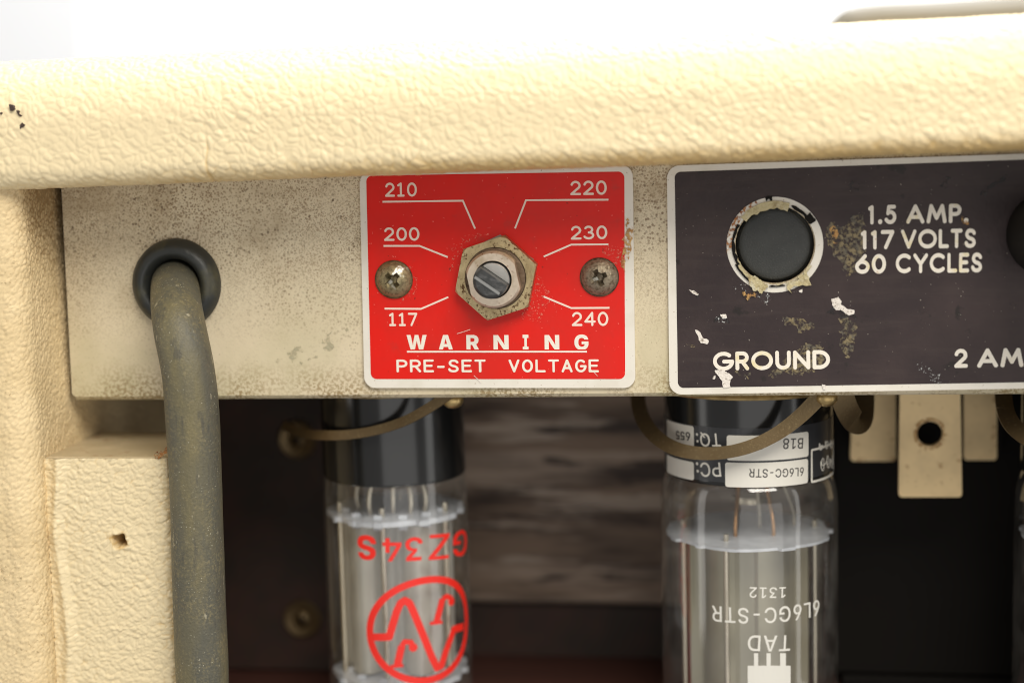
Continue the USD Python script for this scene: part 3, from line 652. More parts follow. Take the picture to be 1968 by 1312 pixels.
# screws on the red plate
def phillips(rad, hgt, rot, arm):
    R = (rad * rad + hgt * hgt) / (2 * hgt)
    n = 14
    prof = [(0, 0), (rad, 0), (rad, .0003)] + [(R * math.sin(a), R * math.cos(a) - (R - hgt)) for a in np.linspace(math.asin(rad / R) * .97, 0, n)]
    head = m3.Manifold.revolve(m3.CrossSection([prof[0:]]), 56)
    cut = []
    for k in range(2):
        top = m3.Manifold.cube((arm * 2, .0011, .0002), True).translate((0, 0, hgt + .0002))
        bot = m3.Manifold.cube((arm * .7, .0006, .0002), True).translate((0, 0, hgt - .0018))
        cut.append(m3.Manifold.batch_hull([top, bot]).rotate((0, 0, rot + 90 * k)))
    cone = m3.Manifold.cylinder(.0022, .0003, .0013, 20).translate((0, 0, hgt - .0018))
    return head - (cut[0] + cut[1] + cone), (cut, cone)
for (px, py, rot, mt, lab) in ((757, 537, 42, screw_metal, 'cross head screw with a bright scrape at left of the red plate'), (1152, 532.5, 24, screw_brown, 'browned cross head screw at right of the red plate')):
    p = P(px, py, -.001)
    t = thing('screw', lab, 'screw', (p[0], 0, p[2]), 'cross head screws holding the red plate')
    hd, _ = phillips(.00372, .0021, rot, .00195)
    obj('head', to_front(hd, (p[0], -.00082, p[2])), mt, t, smooth=35)
    if px < 900:
        scr = hd.scale((1.006, 1.006, 1.012)) ^ m3.Manifold.batch_hull([m3.Manifold.sphere(.0002, 8).translate(k) for k in ((.0002, .0011, 0), (.0012, .0026, 0), (.0021, .0022, 0), (.0016, .0013, 0), (.0002, .0011, .004), (.0012, .0026, .004), (.0021, .0022, .004), (.0016, .0013, .004))])
        obj('scrape', to_front(scr, (p[0], -.00082, p[2])), scrape_or_glint, t, smooth=35)
    gl = m3.Manifold.cube((.0015, .0007, .0003), True).rotate((0, 24, rot + 180)).translate((-.0008 * math.cos(math.radians(rot)), -.0008 * math.sin(math.radians(rot)), .0011))  # added bright sliver, standing in for a glint in the recess
    obj('recess_glint', to_front(gl, (p[0], -.00082, p[2])), scrape_or_glint, t)

# ------------------------------------------------------------------ voltage selector
p = P(954, 533.5, -.002); c0 = (p[0], -.0008, p[2])
sw = thing('selector_switch', 'slotted voltage selector shaft in a hexagonal nut at the centre of the red plate', 'switch', (p[0], 0, p[2]))
hexa = m3.Manifold.extrude(m3.CrossSection([[(.0083 * math.cos(a), .0083 * math.sin(a)) for a in np.radians(np.arange(6) * 60 + 17.5)]]), .0024)
chamf = m3.Manifold.cylinder(.0046, .0103, .0057, 60)
nut = (hexa ^ chamf) - m3.Manifold.cylinder(.02, .0059, .0059, 48).translate((0, 0, -.005))
nut_w = nut
obj('hex_nut', to_front(nut_w, c0), brass_nut, sw, smooth=25)
lock = m3.Manifold.extrude(m3.CrossSection.circle(.0093, 60), .0005) - m3.Manifold.cylinder(.02, .0056, .0056, 48).translate((0, 0, -.005))
obj('washer', to_front(m3.Manifold.extrude(m3.CrossSection([[(.0080 * math.cos(a), .0080 * math.sin(a)) for a in np.radians(np.arange(6) * 60 + 23)]]), .0004), (c0[0] - .0002, c0[1] + .0003, c0[2] + .0002)), steel_edge, sw, smooth=25)
# threaded bush with two flats, then its bored end
th = [(.0056, 0)]
for k in range(6): th += [(.0058, .0006 + k * .0005), (.0053, .00085 + k * .0005)]
th += [(0, .0037), (0, 0)]
thread = m3.Manifold.revolve(m3.CrossSection([[(0, 0)] + th[:-2] + [(0, .0037)]]), 64)
obj('thread', to_front(thread, c0), groove_dark, sw, smooth=25)
bush = m3.Manifold.cylinder(.0026, .0054, .0054, 64).translate((0, 0, .0026)) + m3.Manifold.cylinder(.0004, .0054, .0050, 64).translate((0, 0, .0052))
flat = m3.Manifold.cube((.02, .02, .02), True)
for ang in (11, 191):
    a = math.radians(ang); bush = bush - flat.rotate((0, 0, ang)).translate((.0147 * math.cos(a), .0147 * math.sin(a), 0.0040 + .01 - .0022))
bush = bush - m3.Manifold.cylinder(.02, .0036, .0036, 48).translate((0, 0, -.01))
obj('bushing', to_front(bush, c0), bushing_metal, sw, smooth=25)
shaft = m3.Manifold.cylinder(.0086, .0033, .0033, 48) + m3.Manifold.cylinder(.0005, .0033, .0027, 48).translate((0, 0, .0086))
shaft = shaft - m3.Manifold.cube((.02, .01, .004), True).translate((0, .0061, .0078)).rotate((0, 0, -35))
obj('shaft', to_front(shaft, c0), shaft_dark, sw, smooth=25)
ridge = m3.Manifold.cube((.0056, .0005, .0006), True).translate((0, -.0009, .0090)).rotate((0, 0, -35))
obj('slot_ridge', to_front(ridge, c0), MAT('worn_slot_edge', (.30, .30, .29), .3, .5), sw)
step = (m3.Manifold.cylinder(.0002, .0032, .0031, 40) ^ m3.Manifold.cube((.02, .01, .004), True).translate((0, .0062, 0)).rotate((0, 0, -35))).translate((0, 0, .00583))
obj('shaft_flat', to_front(step, c0), shaft_metal, sw)

# ------------------------------------------------------------------ black rating plate
bp = thing('rating_plate', 'black enamelled rating plate with white border, chipped lettering and empty ringed hole', 'plate', (P2(1600, 755)[0], 0, P2(1600, 755)[1]))
hk = Point(hole_k[0], hole_k[2])
wq = [(1282, 318.5), (2100, 291), (1287, 757), (2100, 743)]
wshape = quad_shape(wq, .0024).difference(hk.buffer(.0075, 32))
obj('plate', sheet(wshape, on_panel, .00005, .00075), white_enamel, bp)
bq = [(1297, 330.5), (2095, 302), (1303.5, 744), (2095, 731)]
bshape = quad_shape(bq, .0011).difference(hk.buffer(.00895, 40))
obj('black_field', sheet(bshape, on_panel, .0007, .00080), black_enamel, bp)
def lines_on(tx, a, b, cap, mt, sw=.205, gap=.33):
    for word, (qa, qb) in zip(tx.split(' '), zip(a, b)):
        g = lay(stroke_text(word, FUTURA, sw, gap), P2(*qa), P2(*qb), cap * S)
        obj('lettering', sheet(g, on_panel, H0, H1), mt, bp)
lines_on('1.5 AMP.', [(1668, 431), (1741, 429.5)], [(1722, 430), (1860, 428)], 35.5, letter_amber)
lines_on('117 VOLTS', [(1654, 479), (1731, 477.5)], [(1718, 478), (1874, 475.5)], 35.5, letter_amber)
lines_on('60 CYCLES', [(1643, 525.5), (1721, 524.5)], [(1702, 525), (1886, 522.5)], 36.5, letter_amber)
lines_on('GROUND', [(1371, 711)], [(1595, 707.5)], 36, letter_amber)
lines_on('2 AMP', [(1833, 705.5), (1877, 705)], [(1859, 705), (1998, 703)], 35.5, print_white)
# flakes of bare metal
CH = [[(1598, 572), (1610, 569), (1616, 577), (1615, 585), (1626, 591), (1641, 596), (1642, 603), (1630, 604), (1618, 597), (1606, 593), (1599, 584)],
      [(1337, 633), (1345, 635), (1351, 648), (1363, 653), (1360, 660), (1347, 659), (1343, 648)],
      [(1376, 708), (1392, 709), (1400, 716), (1408, 722), (1402, 735), (1404, 743), (1391, 744), (1389, 730), (1378, 718)],
      [(1325, 556), (1335, 556), (1343, 564), (1340, 567), (1330, 562)], [(1370, 722), (1375, 720), (1374, 727), (1370, 727)],
      [(1384, 604), (1395, 603), (1397, 609), (1388, 610)], [(1579, 738), (1585, 738), (1587, 746), (1580, 746)],
      [(1536, 554), (1543, 554), (1543, 561), (1537, 560)]]
for i, q in enumerate(CH):
    film('paint_chip', q, chip_white, bp, H0, .00090 + .00001 * i, 70 + i, .0001)
DK = [[(1366, 616), (1380, 610), (1388, 600), (1400, 612), (1408, 622), (1400, 618), (1390, 612), (1378, 620)], [(1588, 600), (1600, 590), (1640, 606), (1646, 606), (1620, 612), (1606, 600)],
      [(1320, 552), (1330, 560), (1346, 569), (1340, 572), (1322, 562)],
      [(1805, 348), (1815, 338), (1828, 344), (1830, 356), (1818, 362), (1806, 358)], [(1628, 356), (1640, 345), (1650, 352), (1650, 366), (1634, 364)],
      [(1880, 372), (1900, 352), (1935, 338), (1940, 341), (1903, 360), (1884, 382)]]
for i, q in enumerate(DK): film('dark_smudge', q, smudge, bp, H0, .000845 + .000006 * i, 90 + i)
ST = [[(1590, 432), (1604, 422), (1618, 440), (1640, 412), (1662, 410), (1660, 450), (1664, 480), (1646, 520), (1626, 530), (1610, 500), (1588, 470)],
      [(1617, 608), (1632, 602), (1645, 625), (1645, 650), (1638, 680), (1630, 688), (1610, 665), (1612, 640)], [(1505, 614), (1525, 610), (1560, 616), (1562, 628), (1545, 636), (1520, 626)],
      [(1520, 680), (1545, 662), (1578, 656), (1582, 668), (1584, 700), (1560, 712), (1520, 720), (1474, 718), (1500, 700)], [(1412, 712), (1446, 716), (1432, 726)], [(1310, 655), (1335, 660), (1338, 666), (1312, 664)]]
for i, q in enumerate(ST): film('residue', q, stain_film, bp, H0 - .00001, .00084 + .000002 * i, 110 + i, .0003)
sp = CUT('bright_scratches', (.55, .56, .55), .58, .62, 2400, .3)
for i, q in enumerate([[(1760, 700), (1775, 694), (1790, 712), (1772, 716)], [(1780, 706), (1805, 712), (1808, 736), (1790, 734)], [(1452, 566), (1474, 558), (1486, 572), (1470, 584)], [(1408, 550), (1426, 546), (1436, 566), (1420, 560)], [(1374, 606), (1400, 606), (1406, 620), (1376, 618)]]):
    film('scratch', q, sp, bp, H0, .00094 + .000005 * i, 130 + i)
film('rust_stain', [(1849, 421), (1854, 418), (1860, 421), (1861, 427), (1856, 430), (1850, 427)], rust_tan, bp, H0, .00096, 140)
film('rust_stain', [(1595, 440), (1602, 432), (1612, 450), (1608, 470), (1600, 462)], rust_tan, bp, H0, .00097, 141)
# the ring of paint and glue round the hole (white enamel shows through) and what peels from it
def ring_patch(a0, a1, r0, r1, seed, j=.00025):
    a = np.radians(np.linspace(a0, a1, max(6, int(abs(a1 - a0) / 5)))); rg = np.random.default_rng(seed)
    o = [(hole_k[0] + (r1 + rg.normal() * j * .3) * math.cos(t), hole_k[2] + (r1 + rg.normal() * j * .3) * math.sin(t)) for t in a]
    i = [(hole_k[0] + (r0 + rg.normal() * j) * math.cos(t), hole_k[2] + (r0 + rg.normal() * j) * math.sin(t)) for t in a[::-1]]
    return Polygon(o + i).buffer(0)
obj('dried_glue', sheet(ring_patch(70, 140, .0068, .0082, 1, .0002), on_panel, .0007, .0011), glue_tan, bp)
obj('dried_glue', sheet(ring_patch(195, 250, .0073, .0079, 2, .00015), on_panel, .0007, .0010), glue_tan, bp)
obj('dried_glue', sheet(ring_patch(272, 330, .0073, .0079, 3, .00015), on_panel, .0007, .00095), glue_film, bp)
obj('dark_flake', sheet(union_all([ring_patch(30, 42, .0075, .0088, 4), ring_patch(40, 66, .0076, .0081, 5, .00015), ring_patch(93, 101, .0082, .0091, 6), ring_patch(150, 208, .0075, .0080, 7, .00015), ring_patch(206, 240, .0079, .0083, 8, .00015), ring_patch(262, 284, .0075, .0079, 9, .0001)]), on_panel, .0007, .00105), soot, bp)
obj('rust_stain', sheet(ring_patch(112, 190, .0079, .0090, 10), on_panel, .00072, .00102), rust_film, bp)
film('peeling_glue', [(1438, 536), (1452, 528), (1472, 545), (1474, 552), (1464, 558), (1450, 557), (1443, 548)], glue_tan, bp, H0, .0013, 150)
film('peeling_glue', [(1551, 516), (1553, 538), (1558, 548), (1545, 547), (1527, 548), (1520, 553), (1524, 560), (1518, 562), (1513, 548), (1524, 540), (1540, 530)], glue_tan, bp, H0, .0013, 151)
film('rust_stain', [(1424, 546), (1430, 560), (1436, 566), (1455, 560), (1456, 566), (1438, 572), (1428, 566)], rust_tan, bp, H0, .0012, 152)

plug = thing('hole_plug', 'matt dark grey disc closing the ringed hole of the black plate', 'plug', (hole_k[0], .0, hole_k[2]))
obj('disc', lathe_y([(0, -.0008), (.0058, -.00085), (.0066, -.0012), (.0072, -.0022), (.0072, -.003), (0, -.003)], (hole_k[0], 0, hole_k[2]), 48), plug_grey, plug)

# fuse cap at the right edge
fc = P(2052, 462, -.018)
fh = thing('fuse_holder', 'round black fuse holder cap on the black plate at the right edge', 'fuse holder', (fc[0], 0, fc[2]))
obj('cap', lathe_y([(0, .0290), (.0055, .0290), (.0070, .0284), (.0076, .0270), (.0080, .006), (.0080, .0008), (0, .0008)], (fc[0], 0, fc[2]), 48), soot, fh, smooth=40)

# ------------------------------------------------------------------ cable and grommet
gm = thing('rubber_grommet', 'black rubber grommet lining the cable hole in the chassis', 'grommet', (hole_g[0], 0, hole_g[2]))
pf = [(.0050, -.004), (.0049, .0008), (.0052, .0020), (.0058, .0029), (.0067, .0033), (.0078, .0028), (.0087, .0017), (.0090, .0004), (.0090, .00005), (.0061, .00002), (.0061, -.004)]
t = lathe_y(pf, (hole_g[0], 0, hole_g[2]), 64)
obj('ring', t, rubber, gm, smooth=50)
CB = [(337, 529, .020), (337, 539, .006), (337, 554, -.002), (339, 588, -.0085), (347, 640, -.0135), (361, 710, -.0152), (369, 790, -.0150), (375, 900, -.0148), (379, 1020, -.0148), (384, 1180, -.0148), (390, 1330, -.0148), (393, 1480, -.014)]
pts = spline([P(*q) for q in CB], 150)
nz = meshkit.noise(np.stack([np.arange(150) / 11., np.zeros(150), np.zeros(150)], 1), 3)
cb = thing('power_cable', 'dusty black rubber mains cable bending down out of the chassis grommet', 'cable', pts[-1])
obj('cable', tube_mesh(pts, np.interp(np.arange(150), [0, 30, 60], [.0047, .0048, .00505]) + .00018 * (nz - .5), 40), cable_skin, cb, smooth=True)

# ------------------------------------------------------------------ tubes
def cyl_hit(px, py, ax, ay, r):
    """Where the ray through a pixel first meets the upright cylinder: (u along its girth from the front, z)."""
    d = RIGHT * ((px - CX) / FPX) - UP * ((py - CY) / FPX) - BACK
    ox, oy = CAM[0] - ax, CAM[1] - ay
    a = d[0] ** 2 + d[1] ** 2; b = 2 * (ox * d[0] + oy * d[1]); c_ = ox * ox + oy * oy - r * r
    t = (-b - math.sqrt(max(b * b - 4 * a * c_, 0))) / (2 * a)
    q = CAM + d * t
    return np.array([math.atan2(q[0] - ax, -(q[1] - ay)) * r, q[2]])
def wrap(ax, ay, r):
    return lambda u, v, h: np.stack([ax + (r + h) * np.sin(u / r), ay - (r + h) * np.cos(u / r), v], 1)
def disc_toothed(ax, ay, z, r, n, th, tooth=.0016, phase=0.0):
    a = np.linspace(0, 2 * np.pi, 240, endpoint=False)
    rr_ = r - tooth * (np.mod((a + phase + .13 * np.sin(3 * a)) * n / (2 * np.pi), 1) > .25) * (.6 + .4 * np.sin(5 * a + 1)) - .0002
    g = Polygon(np.stack([ax + rr_ * np.cos(a), ay + rr_ * np.sin(a)], 1))
    t = trimesh.creation.extrude_polygon(g, th, engine='earcut'); t.apply_translation((0, 0, z)); return t
def ext(poly, z0, z1):
    t = trimesh.creation.extrude_polygon(poly, z1 - z0, engine='earcut'); t.apply_translation((0, 0, z0)); return t
def at_axis(t, ax, ay):
    t = t.copy(); t.apply_translation((ax, ay, 0)); return t
def glass_shell(r, zt, zb, rb_, ax, ay):
    pf = [(rb_, zt + .004), (rb_, zt)] + [(rb_ + (r - rb_) * math.sin(t), zt - .0085 * (1 - math.cos(t))) for t in np.linspace(0, math.pi / 2, 12)[1:]]
    pf += [(r, z) for z in np.linspace(zt - .010, zb + .012, 8)] + [(r * math.cos(t), zb + .012 - .012 * math.sin(t)) for t in np.linspace(0, math.pi / 2, 12)[1:]]
    return at_axis(lathe_z(pf, 96), ax, ay)

# --- power tube (6L6 type)
def power_tube(ax, ay, label, printed=True, group=None):
    R, RB = .0182, .01712
    zb = P(1441, 937, ay - RB)[2]; zm = P(1441, 1022, ay)[2]
    zend = zb - .074
    t = thing('power_tube', label, 'vacuum tube', (ax, ay, zend), group)
    obj('base', at_axis(lathe_z([(0, ZCB - .0005), (RB - .001, ZCB - .0005), (RB, ZCB - .0015), (RB, zb + .0008), (RB - .0006, zb), (0, zb)], 96), ax, ay), base_black, t, smooth=40)
    obj('glass', glass_shell(R, zb + .0005, zend, RB - .0012, ax, ay), glass, t, smooth=True)
    mi = obj('mica_spacer', disc_toothed(ax, ay, zm, R * .955, 11, .0006, .0011), mica, t)
    zl = zm - .046
    obj('mica_spacer', disc_toothed(ax, ay, zl, R * .955, 11, .0006, .0011), mica, t)
    # anode: two half boxes with side flanges
    half = Polygon([(-.0122, .0012), (-.0122, -.0010), (-.0096, -.0012)] + [(-.0001 - .0092 * math.cos(t), -.0014 - .0072 * math.sin(t)) for t in np.linspace(.05, 1.25, 9)] + [(-.0018, -.0076), (.0022, -.0076)] + [(.0001 - .0092 * math.cos(t), -.0014 - .0072 * math.sin(t)) for t in np.linspace(1.9, 3.09, 9)] + [(.0096, -.0012), (.0122, -.0010), (.0122, .0012)])
    body = union_all([half, affinity.scale(half, 1, -1, origin=(0, 0))])
    body = affinity.translate(affinity.rotate(body, -8, origin=(0, 0)), ax, ay)
    obj('anode', ext(body, zl + .0025, zm - .0015), anode_tan, t, smooth=20)
    for dx, dy in ((-.0135, .002), (.0135, .003), (-.0044, -.0102)):
        obj('support_rod', trimesh.creation.cylinder(.00055, segment=((ax + dx, ay + dy, zl - .002), (ax + dx, ay + dy, zm + .002)), sections=10), wire_metal, t, smooth=40)
    for k, (dx, dy, mt) in enumerate(((-.0026, -.006, copper), (.0050, -.005, copper), (.0022, .002, wire_metal), (.0092, .004, wire_metal))):
        a = spline([(ax + dx, ay + dy, zm), (ax + dx, ay + dy, zm + .0032), (ax + dx * .92, ay + dy * .8, zm + .0058), (ax + dx * .8, ay + dy * .5, zb + .002)], 14)
        obj('lead_wire', tube_mesh(a, .00040 if k < 3 else .0003, 8), mt, t, smooth=True)
    for k, dx in enumerate((-.0125, .006)):
        obj('red_lead', trimesh.creation.cylinder(.0007, segment=((ax + dx, ay + .009, zl), (ax + dx, ay + .009, zm - .001)), sections=10), red_lead, t, smooth=40)
    obj('getter_cup', at_axis(lathe_z([(0, zm + .006), (.0035, zm + .006), (.0037, zm + .0052), (.0037, zm + .0048), (0, zm + .0048)], 24), ax, ay + .008), wire_metal, t, smooth=40)
    if printed:
        W = wrap(ax, ay, R); C = lambda x, y: cyl_hit(x, y, ax, ay, R)
        for tx, a, b, cap, wt in (('1312', (1510, 1127), (1441, 1127), 20, 500), ('6L6GC-STR', (1574, 1151), (1369, 1163), 29, 500), ('TAD', (1519, 1219), (1438, 1219), 30, 500)):
            q0, q1 = C(*a), C(*b); k = np.linalg.norm(C(a[0], a[1]) - C(a[0], a[1] + cap))
            obj('lettering', sheet(lay(font_text(tx, wt, .06), q0, q1, k), W, .00004, .00010, .001), print_tube, t)
        lg = [[(1437, 1312), (1437, 1278), (1449, 1278), (1449, 1254), (1457, 1254), (1457, 1278), (1473, 1278), (1473, 1254), (1481, 1254), (1481, 1278), (1499, 1278), (1499, 1254), (1510, 1254), (1510, 1278), (1519, 1278), (1519, 1312), (1519, 1330), (1437, 1330)]]
        for q in lg: obj('emblem', sheet(Polygon([C(*k) for k in q]).buffer(0), W, .00004, .0001, .001), print_tube, t)
        # label round the base
        W = wrap(ax, ay, RB); C = lambda x, y: cyl_hit(x, y, ax, ay, RB)
        z0 = C(1441, 928)[1]; z1 = C(1441, 823)[1]
        u0, u1 = -RB * 1.75, RB * 1.6
        lb = obj('label', sheet(sbox(u0, z0, u1, z1), W, .00002, .00008, .001), label_dark, t)
        def fld(x0, y0, x1, y1, nm='white_field'):
            q = [C(x0, y0), C(x1, y0), C(x1, y1), C(x0, y1)]
            us = sorted(k[0] for k in q); vs = sorted(k[1] for k in q)
            g = rrect((us[0] + us[1]) / 2, (vs[0] + vs[1]) / 2, (us[2] + us[3]) / 2, (vs[2] + vs[3]) / 2, .0005)
            obj(nm, sheet(g, W, .00006, .00012, .001), label_white, lb); return g
        fld(1397, 832, 1553, 880); fld(1394, 884, 1552, 931); fld(1283, 812, 1334, 852); fld(1283, 880, 1334, 914)
        # framed maker's box at the right end of the label
        q = [C(1558, 928), C(1603, 838)]
        fr = rrect(q[0][0], min(q[0][1], q[1][1]), q[0][0] + .0125, max(q[0][1], q[1][1]) - .0005, .0004)
        obj('frame', sheet(fr.difference(fr.buffer(-.00045)), W, .00006, .00012, .001), label_white, lb)
        def tx(s_, a, b, cap, mt, wt=500, h=(.0001, .00016)):
            q0, q1 = C(*a), C(*b); k = abs(C(a[0], a[1])[1] - C(a[0], a[1] + cap)[1])
            obj('lettering', sheet(lay(font_text(s_, wt, .02), q0, q1, k), W, h[0], h[1], .001), mt, lb)
        tx('6L6GC-STR', (1544, 897), (1440, 900), 16, ink); tx('B18', (1543, 841), (1505, 842), 20, ink); tx('1', (1466, 853), (1461, 853), 10, ink, 700)
        tx('PC:', (1384, 888), (1338, 888), 27, label_white, 500, (.00006, .00012)); tx('TQ:', (1384, 832), (1338, 832), 25, label_white, 500, (.00006, .00012))
        tx('655', (1327, 830), (1300, 827), 16, ink, 700)
        # the script in the frame is too small to read: two flowing lines
        for (ux, vz, am, ln, nz_) in ((.0022, .0066, .0009, .0085, 5), (.0028, .0030, .0013, .0080, 4)):
            k = np.linspace(0, 1, 160); ph = 2 * math.pi * 7 * k; lift = .55 + .45 * np.sin(17 * k + vz * 4000)
            x = ln * k + .00055 * np.cos(ph) + .0004 * np.sin(ph * .5); y = am * lift * np.sin(ph) + .0004 * np.sin(5 * k)
            g = LineString(np.stack([q[0][0] + ux + x, min(q[0][1], q[1][1]) + vz + y], 1)).buffer(.00011)
            obj('script_mark', sheet(g, W, .00006, .00012, .001), label_white, lb)
    obj_s = thing('tube_socket', 'brass rimmed socket holding the ' + ('printed power tube' if printed else 'power tube at the right edge'), 'socket', (ax, ay, ZCB), 'tube sockets under the chassis')
    obj('rim', at_axis(lathe_z([(RB + .0004, ZCB - .0002), (RB + .0022, ZCB - .0002), (RB + .0025, ZCB - .0008), (RB + .0022, ZCB - .0013), (RB + .0004, ZCB - .0013), (RB + .0004, ZCB - .0002)], 72), ax, ay), brass, obj_s, smooth=40)
    return t
AY = .0255
ax6 = (P(1268, 1100, AY)[0] + P(1614, 1100, AY)[0]) / 2
pt = power_tube(ax6, AY, 'clear glass power tube with white print and labelled black base, upside down', group='power tubes under the chassis')
ax7 = P(1944, 1150, AY)[0] + .0186
power_tube(ax7, AY, 'clear power tube cut by the right edge of the photograph', printed=False, group='power tubes under the chassis')

# --- rectifier tube
ayr = .0255
axr = (P(623, 1100, ayr)[0] + P(909, 1100, ayr)[0]) / 2
R, RB = .01535, .01515
zb = P(765, 938, ayr - RB)[2]; zm = P(765, 984, ayr)[2]; zm2 = P(765, 1288, ayr)[2]
rt_ = thing('rectifier_tube', 'clear glass rectifier tube with red print hanging upside down beside the cable', 'vacuum tube', (axr, ayr, zm2 - .02))
obj('base', at_axis(lathe_z([(0, ZCB - .0005), (RB - .001, ZCB - .0005), (RB, ZCB - .0015), (RB, zb + .0006), (RB - .0005, zb), (0, zb)], 96), axr, ayr), base_black, rt_, smooth=40)
obj('glass', glass_shell(R, zb + .0004, zm2 - .020, RB - .0004, axr, ayr), glass, rt_, smooth=True)
for z in (zm, zm2):
    s_ = obj('mica_spacer', disc_toothed(axr, ayr, z, R * .965, 12, .0011, .0013), mica, rt_)
    for a in np.radians([200, 232, 262, 290, 318, 345]):
        q = (axr + R * .70 * math.cos(a), ayr + R * .70 * math.sin(a))
        obj('tab', rbox((q[0] - .0009, q[1] - .0006, z - .0014), (q[0] + .0009, q[1] + .0006, z + .0018), .0002), mica, s_)
# two anodes side by side, each a flattened tube with a seam flange, and the rods between
for dx, w in ((-.0060, .0042), (.0058, .0046)):
    g = union_all([affinity.scale(Point(0, 0).buffer(1, 12), w, .0078), sbox(-w - .0016, -.0005, w + .0016, .0005)])
    obj('anode', ext(affinity.translate(g, axr + dx, ayr), zm2 + .0016, zm - .0012), anode_grey, rt_, smooth=20)
for dx, dy in ((-.0112, -.004), (-.0009, -.0092), (-.0006, .0075), (.0112, -.003)):
    obj('support_rod', trimesh.creation.cylinder(.0006, segment=((axr + dx, ayr + dy, zm2 - .003), (axr + dx, ayr + dy, zm + .003)), sections=10), wire_metal, rt_, smooth=40)
for dx, dy in ((-.004, -.006), (.0005, -.005), (.004, -.005), (.0065, -.003), (-.0075, -.001)):
    obj('lead_wire', tube_mesh(spline([(axr + dx, ayr + dy, zm), (axr + dx * 1.1, ayr + dy, zm + .003), (axr + dx * .6, ayr + dy * .6, zb + .002)], 10), .0005, 8), wire_metal, rt_, smooth=True)
W = wrap(axr, ayr, R); C = lambda x, y: cyl_hit(x, y, axr, ayr, R)
for tx_, a, b, cap, wt in (('GZ', (896, 1015), (826, 1027), 48, 560), ('34', (812, 1031), (735, 1033), 44, 620), ('S', (722, 1029), (687, 1027), 46, 800)):
    q0, q1 = C(*a), C(*b); k = abs(C(a[0], a[1])[1] - C(a[0], a[1] + cap)[1])
    obj('lettering', sheet(lay(font_text(tx_, wt, .02), q0, q1, k), W, .00004, .0001, .001), print_red, rt_)
# the round emblem: ring, wave line and two hooked strokes
o = C(800, 1215); L_ = C(705, 1215)[0]; R_ = C(899, 1215)[0]; rad = (R_ - L_) / 2; uc = (L_ + R_) / 2; vc = C(800, 1213)[1]
vr = abs(C(800, 1110)[1] - C(800, 1316)[1]) / 2
ring = affinity.scale(Point(0, 0).buffer(1, 64), rad, vr).difference(affinity.scale(Point(0, 0).buffer(1, 64), rad - .00145, vr - .00145))
obj('emblem', sheet(affinity.translate(ring, uc, vc), W, .00004, .0001, .001), print_red, rt_)
def emb(pts, w, curved=False):
    q = np.array([C(*p) for p in pts])
    if curved: q = spline(q, 50)
    return LineString(q).buffer(w / 2, cap_style=2, join_style=1)
wave = union_all([emb([(718, 1223), (748, 1223), (762, 1175), (770, 1158), (778, 1153), (787, 1158), (796, 1178), (830, 1262), (840, 1282), (848, 1278), (856, 1252), (872, 1208), (890, 1203)], .00155)])
obj('emblem', sheet(wave, W, .00004, .0001, .001), print_red, rt_)
for q in ([(838, 1197), (850, 1150), (858, 1145), (866, 1148), (867, 1155)], [(763, 1280), (772, 1240), (778, 1232), (790, 1233), (794, 1243)]):
    k = np.array(q, float)
    g = union_all([emb([q[0], q[1]], .0015), emb(q[1:], .0011), Point(C(*q[-1])).buffer(.0009), emb([(q[0][0] - 12, q[0][1]), (q[0][0] + 12, q[0][1] - 3)], .0007)])
    obj('emblem', sheet(g, W, .00004, .0001, .001), print_red, rt_)
so = thing('tube_socket', 'brass rimmed socket holding the rectifier tube', 'socket', (axr, ayr, ZCB), 'tube sockets under the chassis')
obj('rim', at_axis(lathe_z([(RB + .0004, ZCB - .0002), (RB + .0020, ZCB - .0002), (RB + .0023, ZCB - .0008), (RB + .0020, ZCB - .0012), (RB + .0004, ZCB - .0012), (RB + .0004, ZCB - .0002)], 72), axr, ayr), brass, so, smooth=40)

# --- spring bails
def bail(name, label, pts, widths, rivet, back=None):
    """A flat strap: pts are (px, py, depth) along its middle; its width lies upright, leaning outwards."""
    def strap(pts, widths):
        p = spline([P(*q) for q in pts], 60); w = np.interp(np.linspace(0, 1, 60), np.linspace(0, 1, len(widths)), widths) * .000076
        p_, t = frames(p)
        ring_ = []
        for i in range(60):
            out = np.array([0, -1.0, .25]); side_ = np.cross(t[i], out); side_ /= np.linalg.norm(side_)
            if side_[2] < 0: side_ = -side_
            n = np.cross(side_, t[i]); n /= np.linalg.norm(n)
            if n[1] > 0: n = -n
            h = .00035
            ring_.append([p[i] + side_ * w[i] / 2 + n * h, p[i] - side_ * w[i] / 2 + n * h, p[i] - side_ * w[i] / 2 - n * h, p[i] + side_ * w[i] / 2 - n * h])
        v = np.array(ring_).reshape(-1, 3); f = []
        for i in range(59):
            for k in range(4): f.append((i * 4 + k, i * 4 + (k + 1) % 4, i * 4 + 4 + (k + 1) % 4, i * 4 + 4 + k))
        f = np.array(f + [(0, 3, 2, 1), (236, 237, 238, 239)])
        mesh = mtri(v, np.vstack([f[:, [0, 1, 2]], f[:, [0, 2, 3]]])); mesh.fix_normals()
        return mesh
    t0 = thing(name, label, 'retainer', P(*pts[0]), 'spring straps across the tubes')
    obj('strap', strap(pts, widths), bail_metal, t0, smooth=30)
    if back: obj('strap', strap(back, [60, 60]), bail_metal, t0, smooth=30)
    if rivet:
        q = P(*rivet); s_ = m3.Manifold.sphere(.0022, 24).scale((1, 1, .8)).translate(q)
        obj('rivet', s_, brass, t0, smooth=True)
    return t0
